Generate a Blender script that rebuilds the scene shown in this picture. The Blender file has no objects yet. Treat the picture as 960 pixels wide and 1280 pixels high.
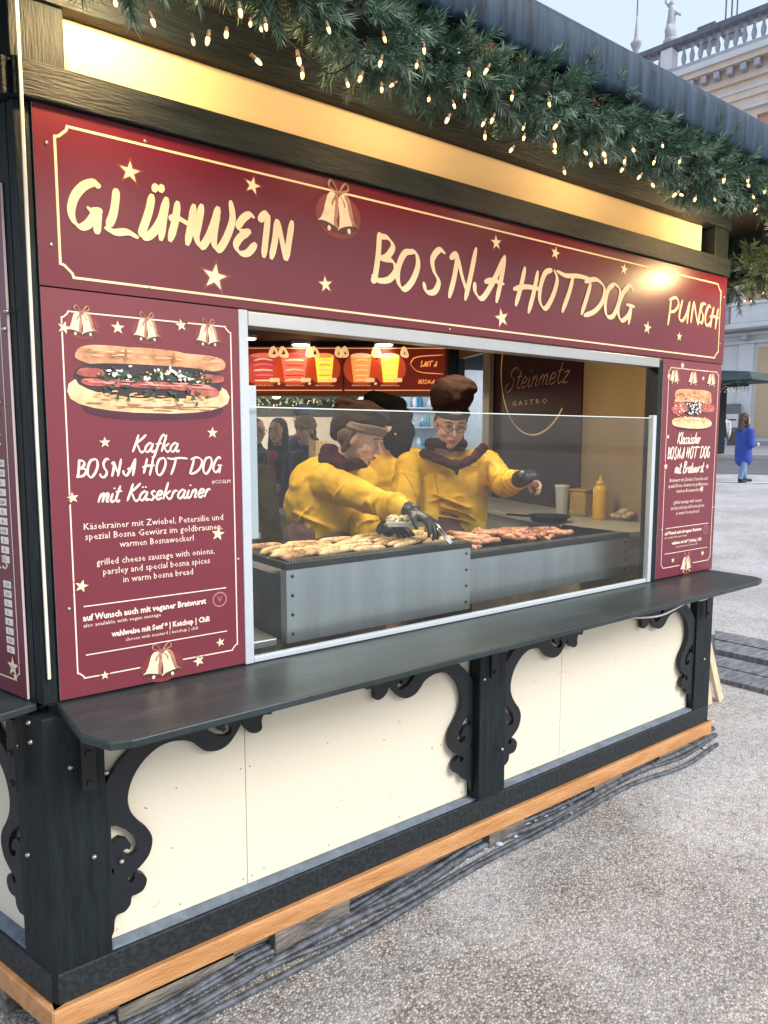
import bpy, bmesh, math, random
import numpy as np
from mathutils import Vector, Matrix, Quaternion
R = math.radians
random.seed(7); rng = np.random.default_rng(7)
scene = bpy.context.scene
col = scene.collection
# ------------------------------------------------------------------ camera
CAM = Vector((-0.3375, -1.8935, 1.6)); AZ = R(53.55); PITCH = math.atan(93/889); FPX = 889.0
CF = Vector((math.cos(AZ)*math.cos(PITCH), math.sin(AZ)*math.cos(PITCH), -math.sin(PITCH)))
CR = Vector((math.sin(AZ), -math.cos(AZ), 0)); CU = CR.cross(CF)
cd = bpy.data.cameras.new("camera"); cam = bpy.data.objects.new("camera", cd); col.objects.link(cam)
cam.location = CAM; cam.rotation_euler = Matrix((CR, CU, -CF)).transposed().to_euler()
cd.sensor_fit = 'HORIZONTAL'; cd.sensor_width = 36; cd.lens = FPX/960*36; cd.clip_start = .02; cd.clip_end = 2000
scene.camera = cam
# ------------------------------------------------------------------ sky, sun, exposure
SUN_EL, SUN_AZ = R(38), R(-70)      # overcast winter light from behind the viewer
w = bpy.data.worlds.new("World"); scene.world = w; w.use_nodes = True
nt = w.node_tree; nt.nodes.clear()
sky = nt.nodes.new('ShaderNodeTexSky'); sky.sky_type = 'NISHITA'; sky.sun_disc = False
sky.sun_elevation = SUN_EL; sky.sun_rotation = R(90) - SUN_AZ; sky.air_density = 1.3; sky.dust_density = 3.0
mixn = nt.nodes.new('ShaderNodeMix'); mixn.data_type = 'RGBA'; mixn.inputs[0].default_value = .6
mixn.inputs[7].default_value = (5.9, 6.7, 7.9, 1)
bg = nt.nodes.new('ShaderNodeBackground'); bg.inputs[1].default_value = .085
wo = nt.nodes.new('ShaderNodeOutputWorld')
nt.links.new(sky.outputs[0], mixn.inputs[6]); nt.links.new(mixn.outputs[2], bg.inputs[0]); nt.links.new(bg.outputs[0], wo.inputs[0])
sl = bpy.data.lights.new("sun", 'SUN'); sl.energy = 1.5; sl.angle = R(25); sl.color = (1, .96, .9)
so = bpy.data.objects.new("sun", sl); col.objects.link(so)
sd = Vector((math.cos(SUN_AZ)*math.cos(SUN_EL), math.sin(SUN_AZ)*math.cos(SUN_EL), math.sin(SUN_EL)))
so.rotation_euler = sd.to_track_quat('Z', 'Y').to_euler(); so.location = sd*60
vs = scene.view_settings; vs.view_transform = 'Standard'; vs.look = 'None'; vs.exposure = 1.10; vs.gamma = 1
scene.cycles.max_bounces = 7; scene.cycles.transparent_max_bounces = 12
scene.cycles.caustics_reflective = False; scene.cycles.caustics_refractive = False
scene.cycles.sample_clamp_indirect = 6
# ------------------------------------------------------------------ survey helpers (photo measurement -> place in the world)
def ray(px, py): return CF + CR*((px-480)/FPX) - CU*((py-640)/FPX)
def sight(px, py, d): return CAM + ray(px, py)*d
def onY(px, py, Y=0.0):
    r = ray(px, py); return CAM + r*((Y-CAM.y)/r.y)
def onZ(px, py, z):
    r = ray(px, py); return CAM + r*((z-CAM.z)/r.z)
def V(*a): return Vector(a)
# ------------------------------------------------------------------ materials
MATS = {}
def nodes_mat(name):
    m = bpy.data.materials.new(name); m.use_nodes = True
    return m, m.node_tree, m.node_tree.nodes['Principled BSDF']
def mat(name, c, rough=.6, metal=0, var=.15, scale=8, bump=0, bscale=40, c2=None, stretch=None, spec=.5, emit=None, es=0, detail=6, thr=None, coat=0):
    """base colour broken up by noise; optional second colour, grain stretch and bump"""
    if name in MATS: return MATS[name]
    m, t, b = nodes_mat(name); N = t.nodes; L = t.links
    tc = N.new('ShaderNodeTexCoord'); mp = N.new('ShaderNodeMapping'); L.new(tc.outputs['Object'], mp.inputs[0])
    if stretch: mp.inputs['Scale'].default_value = stretch
    nz = N.new('ShaderNodeTexNoise'); nz.inputs['Scale'].default_value = scale; nz.inputs['Detail'].default_value = detail
    nz.inputs['Roughness'].default_value = .65
    L.new(mp.outputs[0], nz.inputs[0])
    rp = N.new('ShaderNodeValToRGB'); L.new(nz.outputs[0], rp.inputs[0])
    a = [max(0, x*(1-var)) for x in c]; d = c2 if c2 else [min(1, x*(1+var)) for x in c]
    lo, hi = thr if thr else (.3, .7)
    rp.color_ramp.elements[0].position = lo; rp.color_ramp.elements[1].position = hi
    rp.color_ramp.elements[0].color = (*a, 1); rp.color_ramp.elements[1].color = (*d, 1)
    L.new(rp.outputs[0], b.inputs['Base Color'])
    b.inputs['Roughness'].default_value = rough; b.inputs['Metallic'].default_value = metal
    b.inputs['Specular IOR Level'].default_value = spec; b.inputs['Coat Weight'].default_value = coat
    if emit: b.inputs['Emission Color'].default_value = (*emit, 1); b.inputs['Emission Strength'].default_value = es
    if bump:
        n2 = N.new('ShaderNodeTexNoise'); n2.inputs['Scale'].default_value = bscale; n2.inputs['Detail'].default_value = 5
        L.new(mp.outputs[0], n2.inputs[0])
        bp = N.new('ShaderNodeBump'); bp.inputs['Strength'].default_value = bump; bp.inputs['Distance'].default_value = .01
        L.new(n2.outputs[0], bp.inputs['Height']); L.new(bp.outputs[0], b.inputs['Normal'])
    MATS[name] = m; return m
def glow(name, c, s):
    if name in MATS: return MATS[name]
    m, t, b = nodes_mat(name); b.inputs['Base Color'].default_value = (*c, 1)
    b.inputs['Emission Color'].default_value = (*c, 1); b.inputs['Emission Strength'].default_value = s
    MATS[name] = m; return m
M_DARK = mat('dark_wood', (.006, .011, .015), .55, spec=.28, var=.5, scale=9, bump=.5, bscale=30, c2=(.013, .022, .026), stretch=(6, 6, .7))
M_DARKH = mat('dark_wood_beam', (.006, .011, .015), .55, spec=.28, var=.5, scale=9, bump=.5, bscale=30, c2=(.016, .025, .03), stretch=(.7, 6, 6))
M_FROST = mat('frosted_beam', (.008, .014, .019), .6, var=.4, scale=60, bump=.35, bscale=60, c2=(.032, .048, .062), thr=(.45, .85), detail=10)
M_LEDGE = mat('frosty_ledge', (.15, .19, .24), .7, var=.35, scale=14, bump=.3)
M_BRACK = mat('bracket_paint', (.004, .007, .012), .5, var=.4, scale=6, bump=.12, bscale=90)
M_PANEL = mat('cream_plywood', (.72, .665, .545), .6, var=.05, c2=(.72, .665, .545), thr=(.22, .36), detail=9, scale=2.2, bump=.1, bscale=50, stretch=(.5, 1, 3), spec=.3)
M_UPPER = mat('lamplit_plywood', (.76, .585, .345), .95, var=.06, scale=3, bump=.1, bscale=60, stretch=(.5, 1, 3), spec=.03)  # same cream plywood, with the warm lamp light tinted into its base colour
M_ORANGE = mat('orange_board', (.55, .235, .07), .6, var=.25, scale=7, bump=.35, bscale=40, c2=(.62, .33, .15), stretch=(.7, 4, 4))
M_SHELF = mat('shelf_slate', (.018, .032, .037), .36, var=.3, scale=5, bump=.07, bscale=14, c2=(.042, .060, .068), stretch=(.8, 4, 1), thr=(.42, .85))
M_FASCIA = mat('wet_fascia', (.014, .036, .072), .55, var=.5, scale=22, bump=.4, bscale=30, spec=.28, c2=(.06, .115, .19), stretch=(1, 1, .1), thr=(.4, .8))
M_SOFFIT = mat('soffit_boards', (.030, .026, .024), .7, var=.4, scale=7, bump=.3)
M_SIGN = mat('maroon_sign', (.130, .010, .024), .30, var=.07, scale=1.6, spec=.45, bump=.012, bscale=3)
M_SIGNB = mat('maroon_panel', (.17, .026, .044), .30, var=.07, scale=1.6, spec=.5, bump=.012, bscale=3)
M_EDGE = mat('sign_edge', (.75, .62, .6), .4, var=.05)
M_GOLD = mat('cream_print', (.93, .72, .46), .5, var=.06, scale=9)
M_CREAM = mat('pale_print', (.88, .74, .62), .5, var=.04, scale=9)
M_STAR = mat('star_print', (.95, .78, .52), .5, var=.05)
M_HALO = mat('halo_print', (.21, .035, .035), .4, var=.1)
M_BELLA = mat('bell_print_light', (.86, .68, .5), .5, var=.15, scale=60)
M_BELLB = mat('bell_print_dark', (.42, .2, .12), .5, var=.3, scale=60)
M_BELLC = mat('bell_print_mouth', (.09, .03, .03), .5, var=.2)
M_ALU = mat('aluminium', (.42, .44, .46), .35, .7, var=.06, scale=10)
M_WHITEAL = mat('white_profile', (.48, .54, .60), .35, 0, var=.04)
M_STEEL = mat('brushed_steel', (.42, .45, .48), .34, .9, var=.18, scale=5, bump=.05, bscale=120, stretch=(1, 1, .08), c2=(.50, .53, .56))
M_STEELD = mat('dark_steel', (.06, .07, .08), .4, .6, var=.3, scale=12, bump=.1)
M_BLACK = mat('black_iron', (.012, .013, .015), .5, .3, var=.3)
M_BEIGE = mat('inner_wall', (.30, .205, .095), .7, var=.12, scale=3, bump=.15, stretch=(1, 1, .3))
M_CEIL = mat('inner_ceiling', (.004, .0035, .004), .7, var=.3)
M_WOODF = mat('inner_floor', (.09, .07, .05), .7, var=.3)
M_PINE = mat('pale_batten', (.62, .53, .36), .6, var=.15, scale=8, bump=.2, stretch=(4, 4, .5))
M_BLOCK = mat('old_timber', (.10, .08, .07), .85, var=.5, scale=9, bump=.8, bscale=35, c2=(.30, .27, .24), stretch=(.8, 4, 4))
M_CABLE = mat('frosted_cable', (.045, .052, .066), .55, var=.3, scale=28, bump=.25, bscale=90, c2=(.20, .23, .28), thr=(.38, .85), detail=8)
M_CORD = mat('pale_cord', (.74, .70, .62), .5, var=.05)
M_SCREW = mat('screw_head', (.42, .40, .38), .3, .8, var=.05)
def glass_mat(name, tint=(.93, .96, .96), base=.028, haze=.007):
    m, t, b = nodes_mat(name); N = t.nodes; L = t.links; N.remove(b)
    tr = N.new('ShaderNodeBsdfTransparent'); tr.inputs[0].default_value = (*tint, 1)
    gl = N.new('ShaderNodeBsdfGlossy'); gl.inputs[1].default_value = .02
    df = N.new('ShaderNodeBsdfDiffuse'); df.inputs[0].default_value = (.8, .82, .85, 1)
    lw = N.new('ShaderNodeLayerWeight'); lw.inputs[0].default_value = .5
    fr = N.new('ShaderNodeMath'); fr.operation = 'POWER'; fr.inputs[1].default_value = 5; L.new(lw.outputs['Facing'], fr.inputs[0])
    ad = N.new('ShaderNodeMath'); ad.operation = 'ADD'; ad.inputs[1].default_value = base; L.new(fr.outputs[0], ad.inputs[0])
    m1 = N.new('ShaderNodeMixShader'); L.new(ad.outputs[0], m1.inputs[0]); L.new(tr.outputs[0], m1.inputs[1]); L.new(gl.outputs[0], m1.inputs[2])
    nz = N.new('ShaderNodeTexNoise'); nz.inputs['Scale'].default_value = 5; tc = N.new('ShaderNodeTexCoord'); L.new(tc.outputs['Object'], nz.inputs[0])
    mu = N.new('ShaderNodeMath'); mu.operation = 'MULTIPLY'; mu.inputs[1].default_value = haze*2; L.new(nz.outputs[0], mu.inputs[0])
    m2 = N.new('ShaderNodeMixShader'); L.new(mu.outputs[0], m2.inputs[0]); L.new(m1.outputs[0], m2.inputs[1]); L.new(df.outputs[0], m2.inputs[2])
    L.new(m2.outputs[0], N['Material Output'].inputs[0]); MATS[name] = m; return m
M_GLASS = glass_mat('guard_glass')
# ------------------------------------------------------------------ objects
def tag(o, label=None, cat=None, group=None, kind=None):
    if label: o['label'] = label
    if cat: o['category'] = cat
    if group: o['group'] = group
    if kind: o['kind'] = kind
    return o
def empty(name, loc, label=None, cat=None, group=None):
    o = bpy.data.objects.new(name, None); o.empty_display_size = .1; o.location = loc; col.objects.link(o)
    return tag(o, label, cat, group)
def wloc(o):
    v = Vector((0, 0, 0))
    while o: v = v + o.location; o = o.parent
    return v
def link(name, me, parent=None, loc=None):
    o = bpy.data.objects.new(name, me); col.objects.link(o)
    if parent: o.parent = parent
    if loc is not None: o.location = loc
    return o
class MB:
    def __init__(s): s.v = []; s.f = []; s.m = []
    def add(s, vs_, fs, mi=0):
        k = len(s.v); s.v += [tuple(x) for x in vs_]; s.f += [tuple(i+k for i in f) for f in fs]; s.m += [mi]*len(fs); return s
    def hexa(s, p, mi=0):   # p: 8 points, bottom ring 0-3, top ring 4-7
        return s.add(p, [(3, 2, 1, 0), (4, 5, 6, 7), (0, 1, 5, 4), (1, 2, 6, 5), (2, 3, 7, 6), (3, 0, 4, 7)], mi)
    def box(s, x0, x1, y0, y1, z0, z1, mi=0):
        return s.hexa([(x0, y0, z0), (x1, y0, z0), (x1, y1, z0), (x0, y1, z0), (x0, y0, z1), (x1, y0, z1), (x1, y1, z1), (x0, y1, z1)], mi)
    def bar(s, a, b, wd, h, up=V(0, 0, 1), mi=0):
        a = Vector(a); b = Vector(b); d = (b-a).normalized(); u = Vector(up)
        if abs(d.dot(u)) > .95: u = V(1, 0, 0)
        x = d.cross(u).normalized()*wd/2; z = x.cross(d).normalized()*h/2
        return s.hexa([a-x-z, a+x-z, b+x-z, b-x-z, a-x+z, a+x+z, b+x+z, b-x+z], mi)
    def tube(s, pts, rad, n=8, mi=0, caps=True):
        pts = [Vector(p) for p in pts]; k = len(pts)
        rs = rad if isinstance(rad, (list, tuple)) else [rad]*k
        ref = None; rings = []
        for i, p in enumerate(pts):
            d = (pts[min(i+1, k-1)]-pts[max(i-1, 0)]).normalized()
            if ref is None: ref = d.orthogonal().normalized()
            ref = (ref - d*ref.dot(d)).normalized(); q = d.cross(ref)
            rings.append([p + (ref*math.cos(2*math.pi*j/n)+q*math.sin(2*math.pi*j/n))*rs[i] for j in range(n)])
        vs_ = [x for r in rings for x in r]; fs = []
        for i in range(k-1):
            for j in range(n): fs.append((i*n+j, i*n+(j+1) % n, (i+1)*n+(j+1) % n, (i+1)*n+j))
        if caps: fs.append(tuple(range(n-1, -1, -1))); fs.append(tuple((k-1)*n+j for j in range(n)))
        return s.add(vs_, fs, mi)
    def capsule(s, a, b, ra, rb, n=14, mi=0):
        a = Vector(a); b = Vector(b); d = b-a
        if d.length < 1e-6: d = V(0, 0, 1e-4)
        dn = d.normalized(); pts = []; rs = []
        for t in (-.98, -.8, -.5, -.2): pts.append(a+dn*ra*t); rs.append(ra*math.sqrt(1-t*t))
        pts.append(a); rs.append(ra); pts.append(b if d.length > 1e-3 else a+dn*1e-3); rs.append(rb)
        for t in (.2, .5, .8, .98): pts.append(b+dn*rb*t); rs.append(rb*math.sqrt(1-t*t))
        return s.tube(pts, rs, n, mi)
    def ell(s, c, r, mt=None, n=16, m=10, mi=0):
        c = Vector(c); vs_ = []; fs = []
        for i in range(m+1):
            th = math.pi*i/m
            for j in range(n):
                ph = 2*math.pi*j/n
                p = V(r[0]*math.sin(th)*math.cos(ph), r[1]*math.sin(th)*math.sin(ph), r[2]*math.cos(th))
                if mt: p = mt @ p
                vs_.append(c+p)
        for i in range(m):
            for j in range(n): fs.append((i*n+j, (i+1)*n+j, (i+1)*n+(j+1) % n, i*n+(j+1) % n))
        return s.add(vs_, fs, mi)
    def lathe(s, c, prof, n=16, mi=0):
        c = Vector(c); vs_ = []; fs = []
        for r, z in prof:
            for j in range(n): a = 2*math.pi*j/n; vs_.append(c+V(r*math.cos(a), r*math.sin(a), z))
        for i in range(len(prof)-1):
            for j in range(n): fs.append((i*n+j, i*n+(j+1) % n, (i+1)*n+(j+1) % n, (i+1)*n+j))
        fs.append(tuple(range(n-1, -1, -1))); fs.append(tuple((len(prof)-1)*n+j for j in range(n)))
        return s.add(vs_, fs, mi)
    def build(s, name, mats, parent=None, bevel=0, smooth=False, origin=None, weld=False):
        if not isinstance(mats, (list, tuple)): mats = [mats]
        o0 = wloc(parent) if parent else (Vector(origin) if origin is not None else V(0, 0, 0))
        me = bpy.data.meshes.new(name)
        me.from_pydata([(x[0]-o0.x, x[1]-o0.y, x[2]-o0.z) for x in s.v], [], s.f)
        for m in mats: me.materials.append(m)
        me.polygons.foreach_set('material_index', s.m)
        me.polygons.foreach_set('use_smooth', [smooth]*len(s.f))
        me.update()
        o = link(name, me, parent)
        if not parent and origin is not None: o.location = o0
        if bevel:
            b = o.modifiers.new('bevel', 'BEVEL'); b.width = bevel; b.segments = 2; b.limit_method = 'ANGLE'; b.angle_limit = R(40)
        return o
def bake(o):
    dg = bpy.context.evaluated_depsgraph_get(); dg.update()
    me = bpy.data.meshes.new_from_object(o.evaluated_get(dg)); o.modifiers.clear(); old = o.data; o.data = me
    bpy.data.meshes.remove(old); return o
def blob(mb, name, mats, parent, voxel=.006, smooth=4, disp=0, dsize=.06, origin=None):
    """closed pieces fused into ONE continuous skin"""
    o = mb.build(name, mats, parent, smooth=True, origin=origin)
    m = o.modifiers.new('r', 'REMESH'); m.mode = 'VOXEL'; m.voxel_size = voxel; m.use_smooth_shade = True
    if smooth: q = o.modifiers.new('s', 'SMOOTH'); q.iterations = smooth; q.factor = .5
    if disp:
        tx = bpy.data.textures.new(name, 'CLOUDS'); tx.noise_scale = dsize; tx.noise_depth = 2
        q = o.modifiers.new('d', 'DISPLACE'); q.texture = tx; q.strength = disp; q.mid_level = .5; q.texture_coords = 'LOCAL'
    return bake(o)
class Frame:   # a wall: u along it, n outwards, z up
    def __init__(s, P0, P1):
        s.P = Vector((P0[0], P0[1], 0)); d = Vector((P1[0]-P0[0], P1[1]-P0[1], 0)); s.len = d.length; s.U = d.normalized(); s.N = V(s.U.y, -s.U.x, 0)
    def p(s, u, n, z): return s.P + s.U*u + s.N*n + V(0, 0, z)
    def box(s, mb, u0, u1, n0, n1, z0, z1, mi=0):
        return mb.hexa([s.p(u0, n1, z0), s.p(u1, n1, z0), s.p(u1, n0, z0), s.p(u0, n0, z0), s.p(u0, n1, z1), s.p(u1, n1, z1), s.p(u1, n0, z1), s.p(u0, n0, z1)], mi)
def fbox(fr, name, m, parent, u0, u1, n0, n1, z0, z1, bevel=.003):
    return fr.box(MB(), u0, u1, n0, n1, z0, z1).build(name, m, parent, bevel)
def flat(polys, thick, fr, n, name, m, parent, res=2):
    """outlines (even-odd: inner ones are holes) extruded on a wall"""
    cu = bpy.data.curves.new(name, 'CURVE'); cu.dimensions = '2D'; cu.fill_mode = 'BOTH'; cu.extrude = thick/2
    for pl in polys:
        s = cu.splines.new('POLY'); s.points.add(len(pl)-1)
        for k, (x, y) in enumerate(pl): s.points[k].co = (x, y, 0, 1)
        s.use_cyclic_u = True
    return curve_to_wall(cu, fr, n, name, m, parent)
def curve_to_wall(cu, fr, n, name, m, parent, u0=0, z0=0):
    tmp = bpy.data.objects.new('tmp', cu); col.objects.link(tmp)
    dg = bpy.context.evaluated_depsgraph_get(); dg.update()
    me = bpy.data.meshes.new_from_object(tmp.evaluated_get(dg)); bpy.data.objects.remove(tmp); bpy.data.curves.remove(cu)
    o0 = wloc(parent)
    for v in me.vertices: v.co = fr.p(u0+v.co.x, n+v.co.z, z0+v.co.y) - o0
    me.materials.clear(); me.materials.append(m); me.name = name
    return link(name, me, parent)
def catmull(P, n=5):
    P = [Vector(p) for p in P]
    if len(P) < 3: return P
    Q = [P[0]*2-P[1]] + P + [P[-1]*2-P[-2]]; out = []
    for i in range(1, len(Q)-2):
        for k in range(n):
            t = k/n; a, b, c, d = Q[i-1:i+3]
            out.append(.5*((2*b)+(c-a)*t+(2*a-5*b+4*c-d)*t*t+(3*b-a-3*c+d)*t**3))
    return out+[P[-1]]
# ------------------------------------------------------------------ brush lettering
FRONT = Frame((0, 0), (3.15, 0))
def tr(off, sc, pts):  # a traced pen line on the front wall
    out = []
    for x, y in pts:
        q = onY(off[0]+x/sc, off[1]+y/sc); out.append((q.x, q.z))
    return out
ZA = ((80, 200), 3.2); ZB = ((440, 270), 2.0)
TRACE_A = {
 'G': [[(135,118),(126,98),(104,96),(70,112),(38,152),(25,205),(36,248),(62,270),(90,262),(115,230),(130,200)], [(88,190),(108,206),(150,208)], [(134,204),(130,250),(128,300)]],
 'L': [[(205,118),(201,170),(192,222),(172,272)], [(158,272),(200,292),(250,292),(294,316)]],
 'U': [[(348,140),(337,200),(320,255),(306,300),(322,312),(352,292),(384,240),(404,160)], [(406,152),(394,230),(382,326)], [(363,99),(355,132)], [(388,102),(381,134)]],
 'H': [[(450,168),(440,245),(418,330)], [(515,180),(503,260),(487,345)], [(414,238),(450,236),(500,262),(530,254)]],
 'W': [[(546,180),(534,250),(524,310),(543,350),(572,312),(598,245),(612,190)], [(612,190),(596,290),(596,345),(615,360),(646,310),(668,240),(660,165)]],
 'E': [[(756,236),(736,222),(708,240),(692,272),(712,290),(742,290)], [(735,290),(700,312),(682,345),(698,374),(730,374),(762,336)]],
 'I': [[(776,250),(790,226),(808,226),(800,320),(792,394)]],
 'N': [[(845,240),(838,320),(822,400)], [(848,243),(860,300),(876,380),(882,405)], [(906,245),(893,330),(882,406)]]}
TRACE_B = {
 'B': [[(64,42),(62,90),(54,150),(46,168)], [(58,52),(84,56),(98,78),(84,102),(66,108)], [(66,108),(96,114),(105,138),(88,160),(60,162),(44,148)]],
 'O': [[(150,92),(128,94),(112,128),(111,165),(125,184),(145,166),(160,128),(156,96),(138,88)]],
 'S': [[(229,96),(214,86),(197,108),(200,138),(212,165),(202,190),(182,190),(174,166)]],
 'N': [[(240,108),(258,98),(252,150),(238,206)], [(260,102),(270,150),(286,200)], [(306,80),(292,150),(278,212)]],
 'A': [[(378,100),(352,158),(322,206),(304,192),(302,166)], [(378,102),(368,160),(356,218)], [(326,166),(348,162),(376,172)]],
 'H': [[(428,128),(418,175),(404,226)], [(460,138),(450,190),(436,244)], [(398,184),(430,178),(468,184)]],
 'O2': [[(496,136),(478,144),(466,180),(465,215),(478,232),(495,206),(508,162),(500,135)]],
 'T': [[(506,138),(530,150),(565,152),(602,164)], [(548,154),(537,195),(520,242)]],
 'D': [[(592,168),(582,205),(568,248)], [(576,166),(606,160),(626,182),(620,216),(600,240),(574,250)]],
 'O3': [[(652,170),(636,185),(628,220),(632,250),(648,250),(662,216),(665,186),(650,168)]],
 'G': [[(698,190),(690,175),(672,195),(660,235),(668,262),(685,250),(692,230)], [(680,222),(702,228)], [(694,228),(686,272)]],
 'P2': [[(793,208),(790,240),(785,274)], [(788,210),(806,205),(812,222),(802,238),(790,240)]],
 'U2': [[(822,210),(815,240),(814,258),(822,262),(832,244),(840,214)], [(840,214),(836,240),(833,270)]],
 'N2': [[(850,214),(846,240),(842,268)], [(851,216),(855,244),(860,272)], [(869,218),(864,246),(860,274)]],
 'S2': [[(880,222),(873,220),(868,234),(873,250),(870,268),(863,264)]],
 'C2': [[(893,230),(887,226),(879,248),(880,272),(888,272),(892,264)]],
 'H2': [[(900,228),(895,252),(891,280)], [(911,232),(907,256),(903,284)], [(889,252),(900,252),(912,256)]]}
NIB = R(140)
def pen(mb, pts, w_, fr, n, k, mi=0, thin=.33):
    """one brush line as a thin strip lying on the wall"""
    P = catmull([(x, y, 0) for x, y in pts], 5 if len(pts) > 2 else 1)
    if len(pts) == 2: P = [P[0], P[0].lerp(P[1], .33), P[0].lerp(P[1], .66), P[1]]
    L_, R_ = [], []; q = len(P)
    for i, p in enumerate(P):
        d = (P[min(i+1, q-1)]-P[max(i-1, 0)]); d.normalize()
        th = math.atan2(d.y, d.x); ww = w_*(thin+(1-thin)*abs(math.sin(th-NIB)))
        e = min(i, q-1-i); ww *= (.45, .85, 1)[min(e, 2)]
        nn = V(-d.y, d.x, 0)*ww/2
        L_.append(p+nn); R_.append(p-nn)
    off = n+k*.00004
    vs_ = [fr.p(a.x, off+.000003*i, a.y) for i, a in enumerate(L_)]+[fr.p(a.x, off+.000003*i, a.y) for i, a in enumerate(R_)]
    fs = [(i, i+1, q+i+1, q+i) for i in range(q-1)]
    mb.add(vs_, fs, mi)
def nrm(strokes, sheared=False):
    xs = [p[0] for s in strokes for p in s]; ys = [p[1] for s in strokes for p in s]
    h = max(ys)-min(ys); x0 = min(xs); y0 = min(ys)
    return [[((x-x0)/h, (y-y0)/h) for x, y in s] for s in strokes], (max(xs)-x0)/h
GLY = {}
def prep():
    tb = {k: [tr(*ZB, s) for s in v] for k, v in TRACE_B.items()}; ta = {k: [tr(*ZA, s) for s in v] for k, v in TRACE_A.items()}
    for ch, src in (('B', tb['B']), ('O', tb['O']), ('S', tb['S']), ('N', tb['N']), ('A', tb['A']), ('H', tb['H']), ('T', tb['T']), ('D', tb['D']), ('G', tb['G'])):
        GLY[ch] = nrm(src)
    sh = {
    'a': ([[(.38,.45),(.25,.52),(.08,.35),(.05,.12),(.18,0),(.32,.15),(.42,.5)],[(.42,.5),(.36,.15),(.44,0),(.56,.1)]], .5),
    'f': ([[(.46,.88),(.38,1.0),(.26,.8),(.16,.3),(.06,-.3),(-.06,-.25)],[(.03,.46),(.38,.5)]], .36),
    'k': ([[(.16,1),(.1,.5),(.04,0)],[(.38,.5),(.12,.25)],[(.14,.28),(.34,0),(.46,.08)]], .44),
    'm': ([[(.08,.5),(.02,0)],[(.05,.25),(.2,.5),(.27,.4),(.22,0)],[(.25,.25),(.4,.5),(.47,.4),(.43,.05),(.54,.05)]], .56),
    'i': ([[(.1,.5),(.05,.1),(.14,0),(.24,.1)],[(.13,.72),(.14,.8)]], .22),
    't': ([[(.18,.9),(.1,.4),(.08,.1),(.18,0),(.28,.1)],[(-.02,.56),(.32,.6)]], .28),
    's': ([[(.34,.44),(.22,.52),(.12,.38),(.28,.2),(.2,0),(.02,.06)]], .36),
    'e': ([[(.06,.22),(.28,.3),(.3,.48),(.14,.48),(.04,.2),(.14,0),(.36,.12)]], .38),
    'r': ([[(.08,.5),(.03,0)],[(.06,.28),(.18,.48),(.32,.44)]], .32),
    'n': ([[(.08,.5),(.02,0)],[(.05,.28),(.22,.5),(.3,.38),(.26,.05),(.38,.05)]], .4),
    'l': ([[(.2,1),(.1,.5),(.06,.1),(.14,0),(.26,.1)]], .24),
    'c': ([[(.32,.42),(.2,.5),(.05,.25),(.12,0),(.34,.1)]], .36),
    'h': ([[(.2,1),(.1,.5),(.02,0)],[(.06,.25),(.22,.5),(.3,.38),(.26,.05),(.38,.05)]], .4),
    'u': ([[(.08,.5),(.04,.1),(.14,0),(.3,.2),(.36,.5)],[(.36,.5),(.33,.1),(.44,.03)]], .46),
    'w': ([[(.05,.5),(.06,.05),(.2,.1),(.28,.45)],[(.28,.45),(.3,.03),(.42,.15),(.5,.5)]], .54),
    'z': ([[(.04,.46),(.3,.48),(.05,.03),(.32,.02)]], .34),
    'K': ([[(.2,1),(.14,.5),(.05,0)],[(.6,1),(.38,.72),(.15,.5)],[(.18,.52),(.48,0),(.64,.08)]], .62),
    'Bw': ([[(.18,.95),(.12,.5),(.05,0)],[(.06,.9),(.38,1),(.48,.78),(.18,.52)],[(.18,.52),(.48,.4),(.4,.05),(.02,0)]], .56),
    'Sw': ([[(.62,.85),(.5,1.05),(.22,.95),(.18,.68),(.42,.45),(.35,.05),(.08,-.12),(-.1,.1),(.1,.35)]], .6),
    }
    for k, (s, adv) in sh.items(): GLY[k] = ([[(x+y*.2, y) for x, y in q] for q in s], adv)
    GLY['\u00e4'] = (GLY['a'][0]+[[(.26,.72),(.27,.8)],[(.42,.72),(.43,.8)]], .5)
prep()
def brush(mb, text, fr, uc, z, h, wd, n, track=.12, squeeze=1.0, mi=0, width=None, thin=.5):
    items = []; x = 0
    for ch in text:
        if ch == ' ': x += .32; continue
        g, adv = GLY[ch]; items.append((x, g)); x += adv + (track if ch.isupper() and ch in 'BOSNAHTDG' else .02)
    if width: squeeze = width/(x*h)
    u0 = uc - x*h*squeeze/2; k = 1
    for x0, g in items:
        for s in g:
            pen(mb, [(u0+(x0+a)*h*squeeze, z+b*h) for a, b in s], wd, fr, n, k % 40, mi, thin); k += 1
def sans(text, fr, uc, z, size, n, name, m, parent, align='CENTER', width=None, bold=0):
    cu = bpy.data.curves.new(name, 'FONT'); cu.body = text; cu.size = size; cu.align_x = align; cu.resolution_u = 1; cu.space_line = 1.0
    cu.fill_mode = 'FRONT'; cu.offset = bold
    tmp = bpy.data.objects.new('tmp', cu); col.objects.link(tmp)
    dg = bpy.context.evaluated_depsgraph_get(); dg.update()
    me = bpy.data.meshes.new_from_object(tmp.evaluated_get(dg)); bpy.data.objects.remove(tmp); bpy.data.curves.remove(cu)
    xs = [v.co.x for v in me.vertices]; sx = width/(max(xs)-min(xs)) if width else 1
    o0 = wloc(parent)
    for v in me.vertices: v.co = fr.p(uc+v.co.x*sx, n, z+v.co.y) - o0
    me.materials.clear(); me.materials.append(m)
    return link(name, me, parent)
def star_pts(cx, cz, r, rot=0):
    return [(cx+(r if i % 2 == 0 else r*.4)*math.sin(rot+i*math.pi/5), cz+(r if i % 2 == 0 else r*.4)*math.cos(rot+i*math.pi/5)) for i in range(10)]
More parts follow.
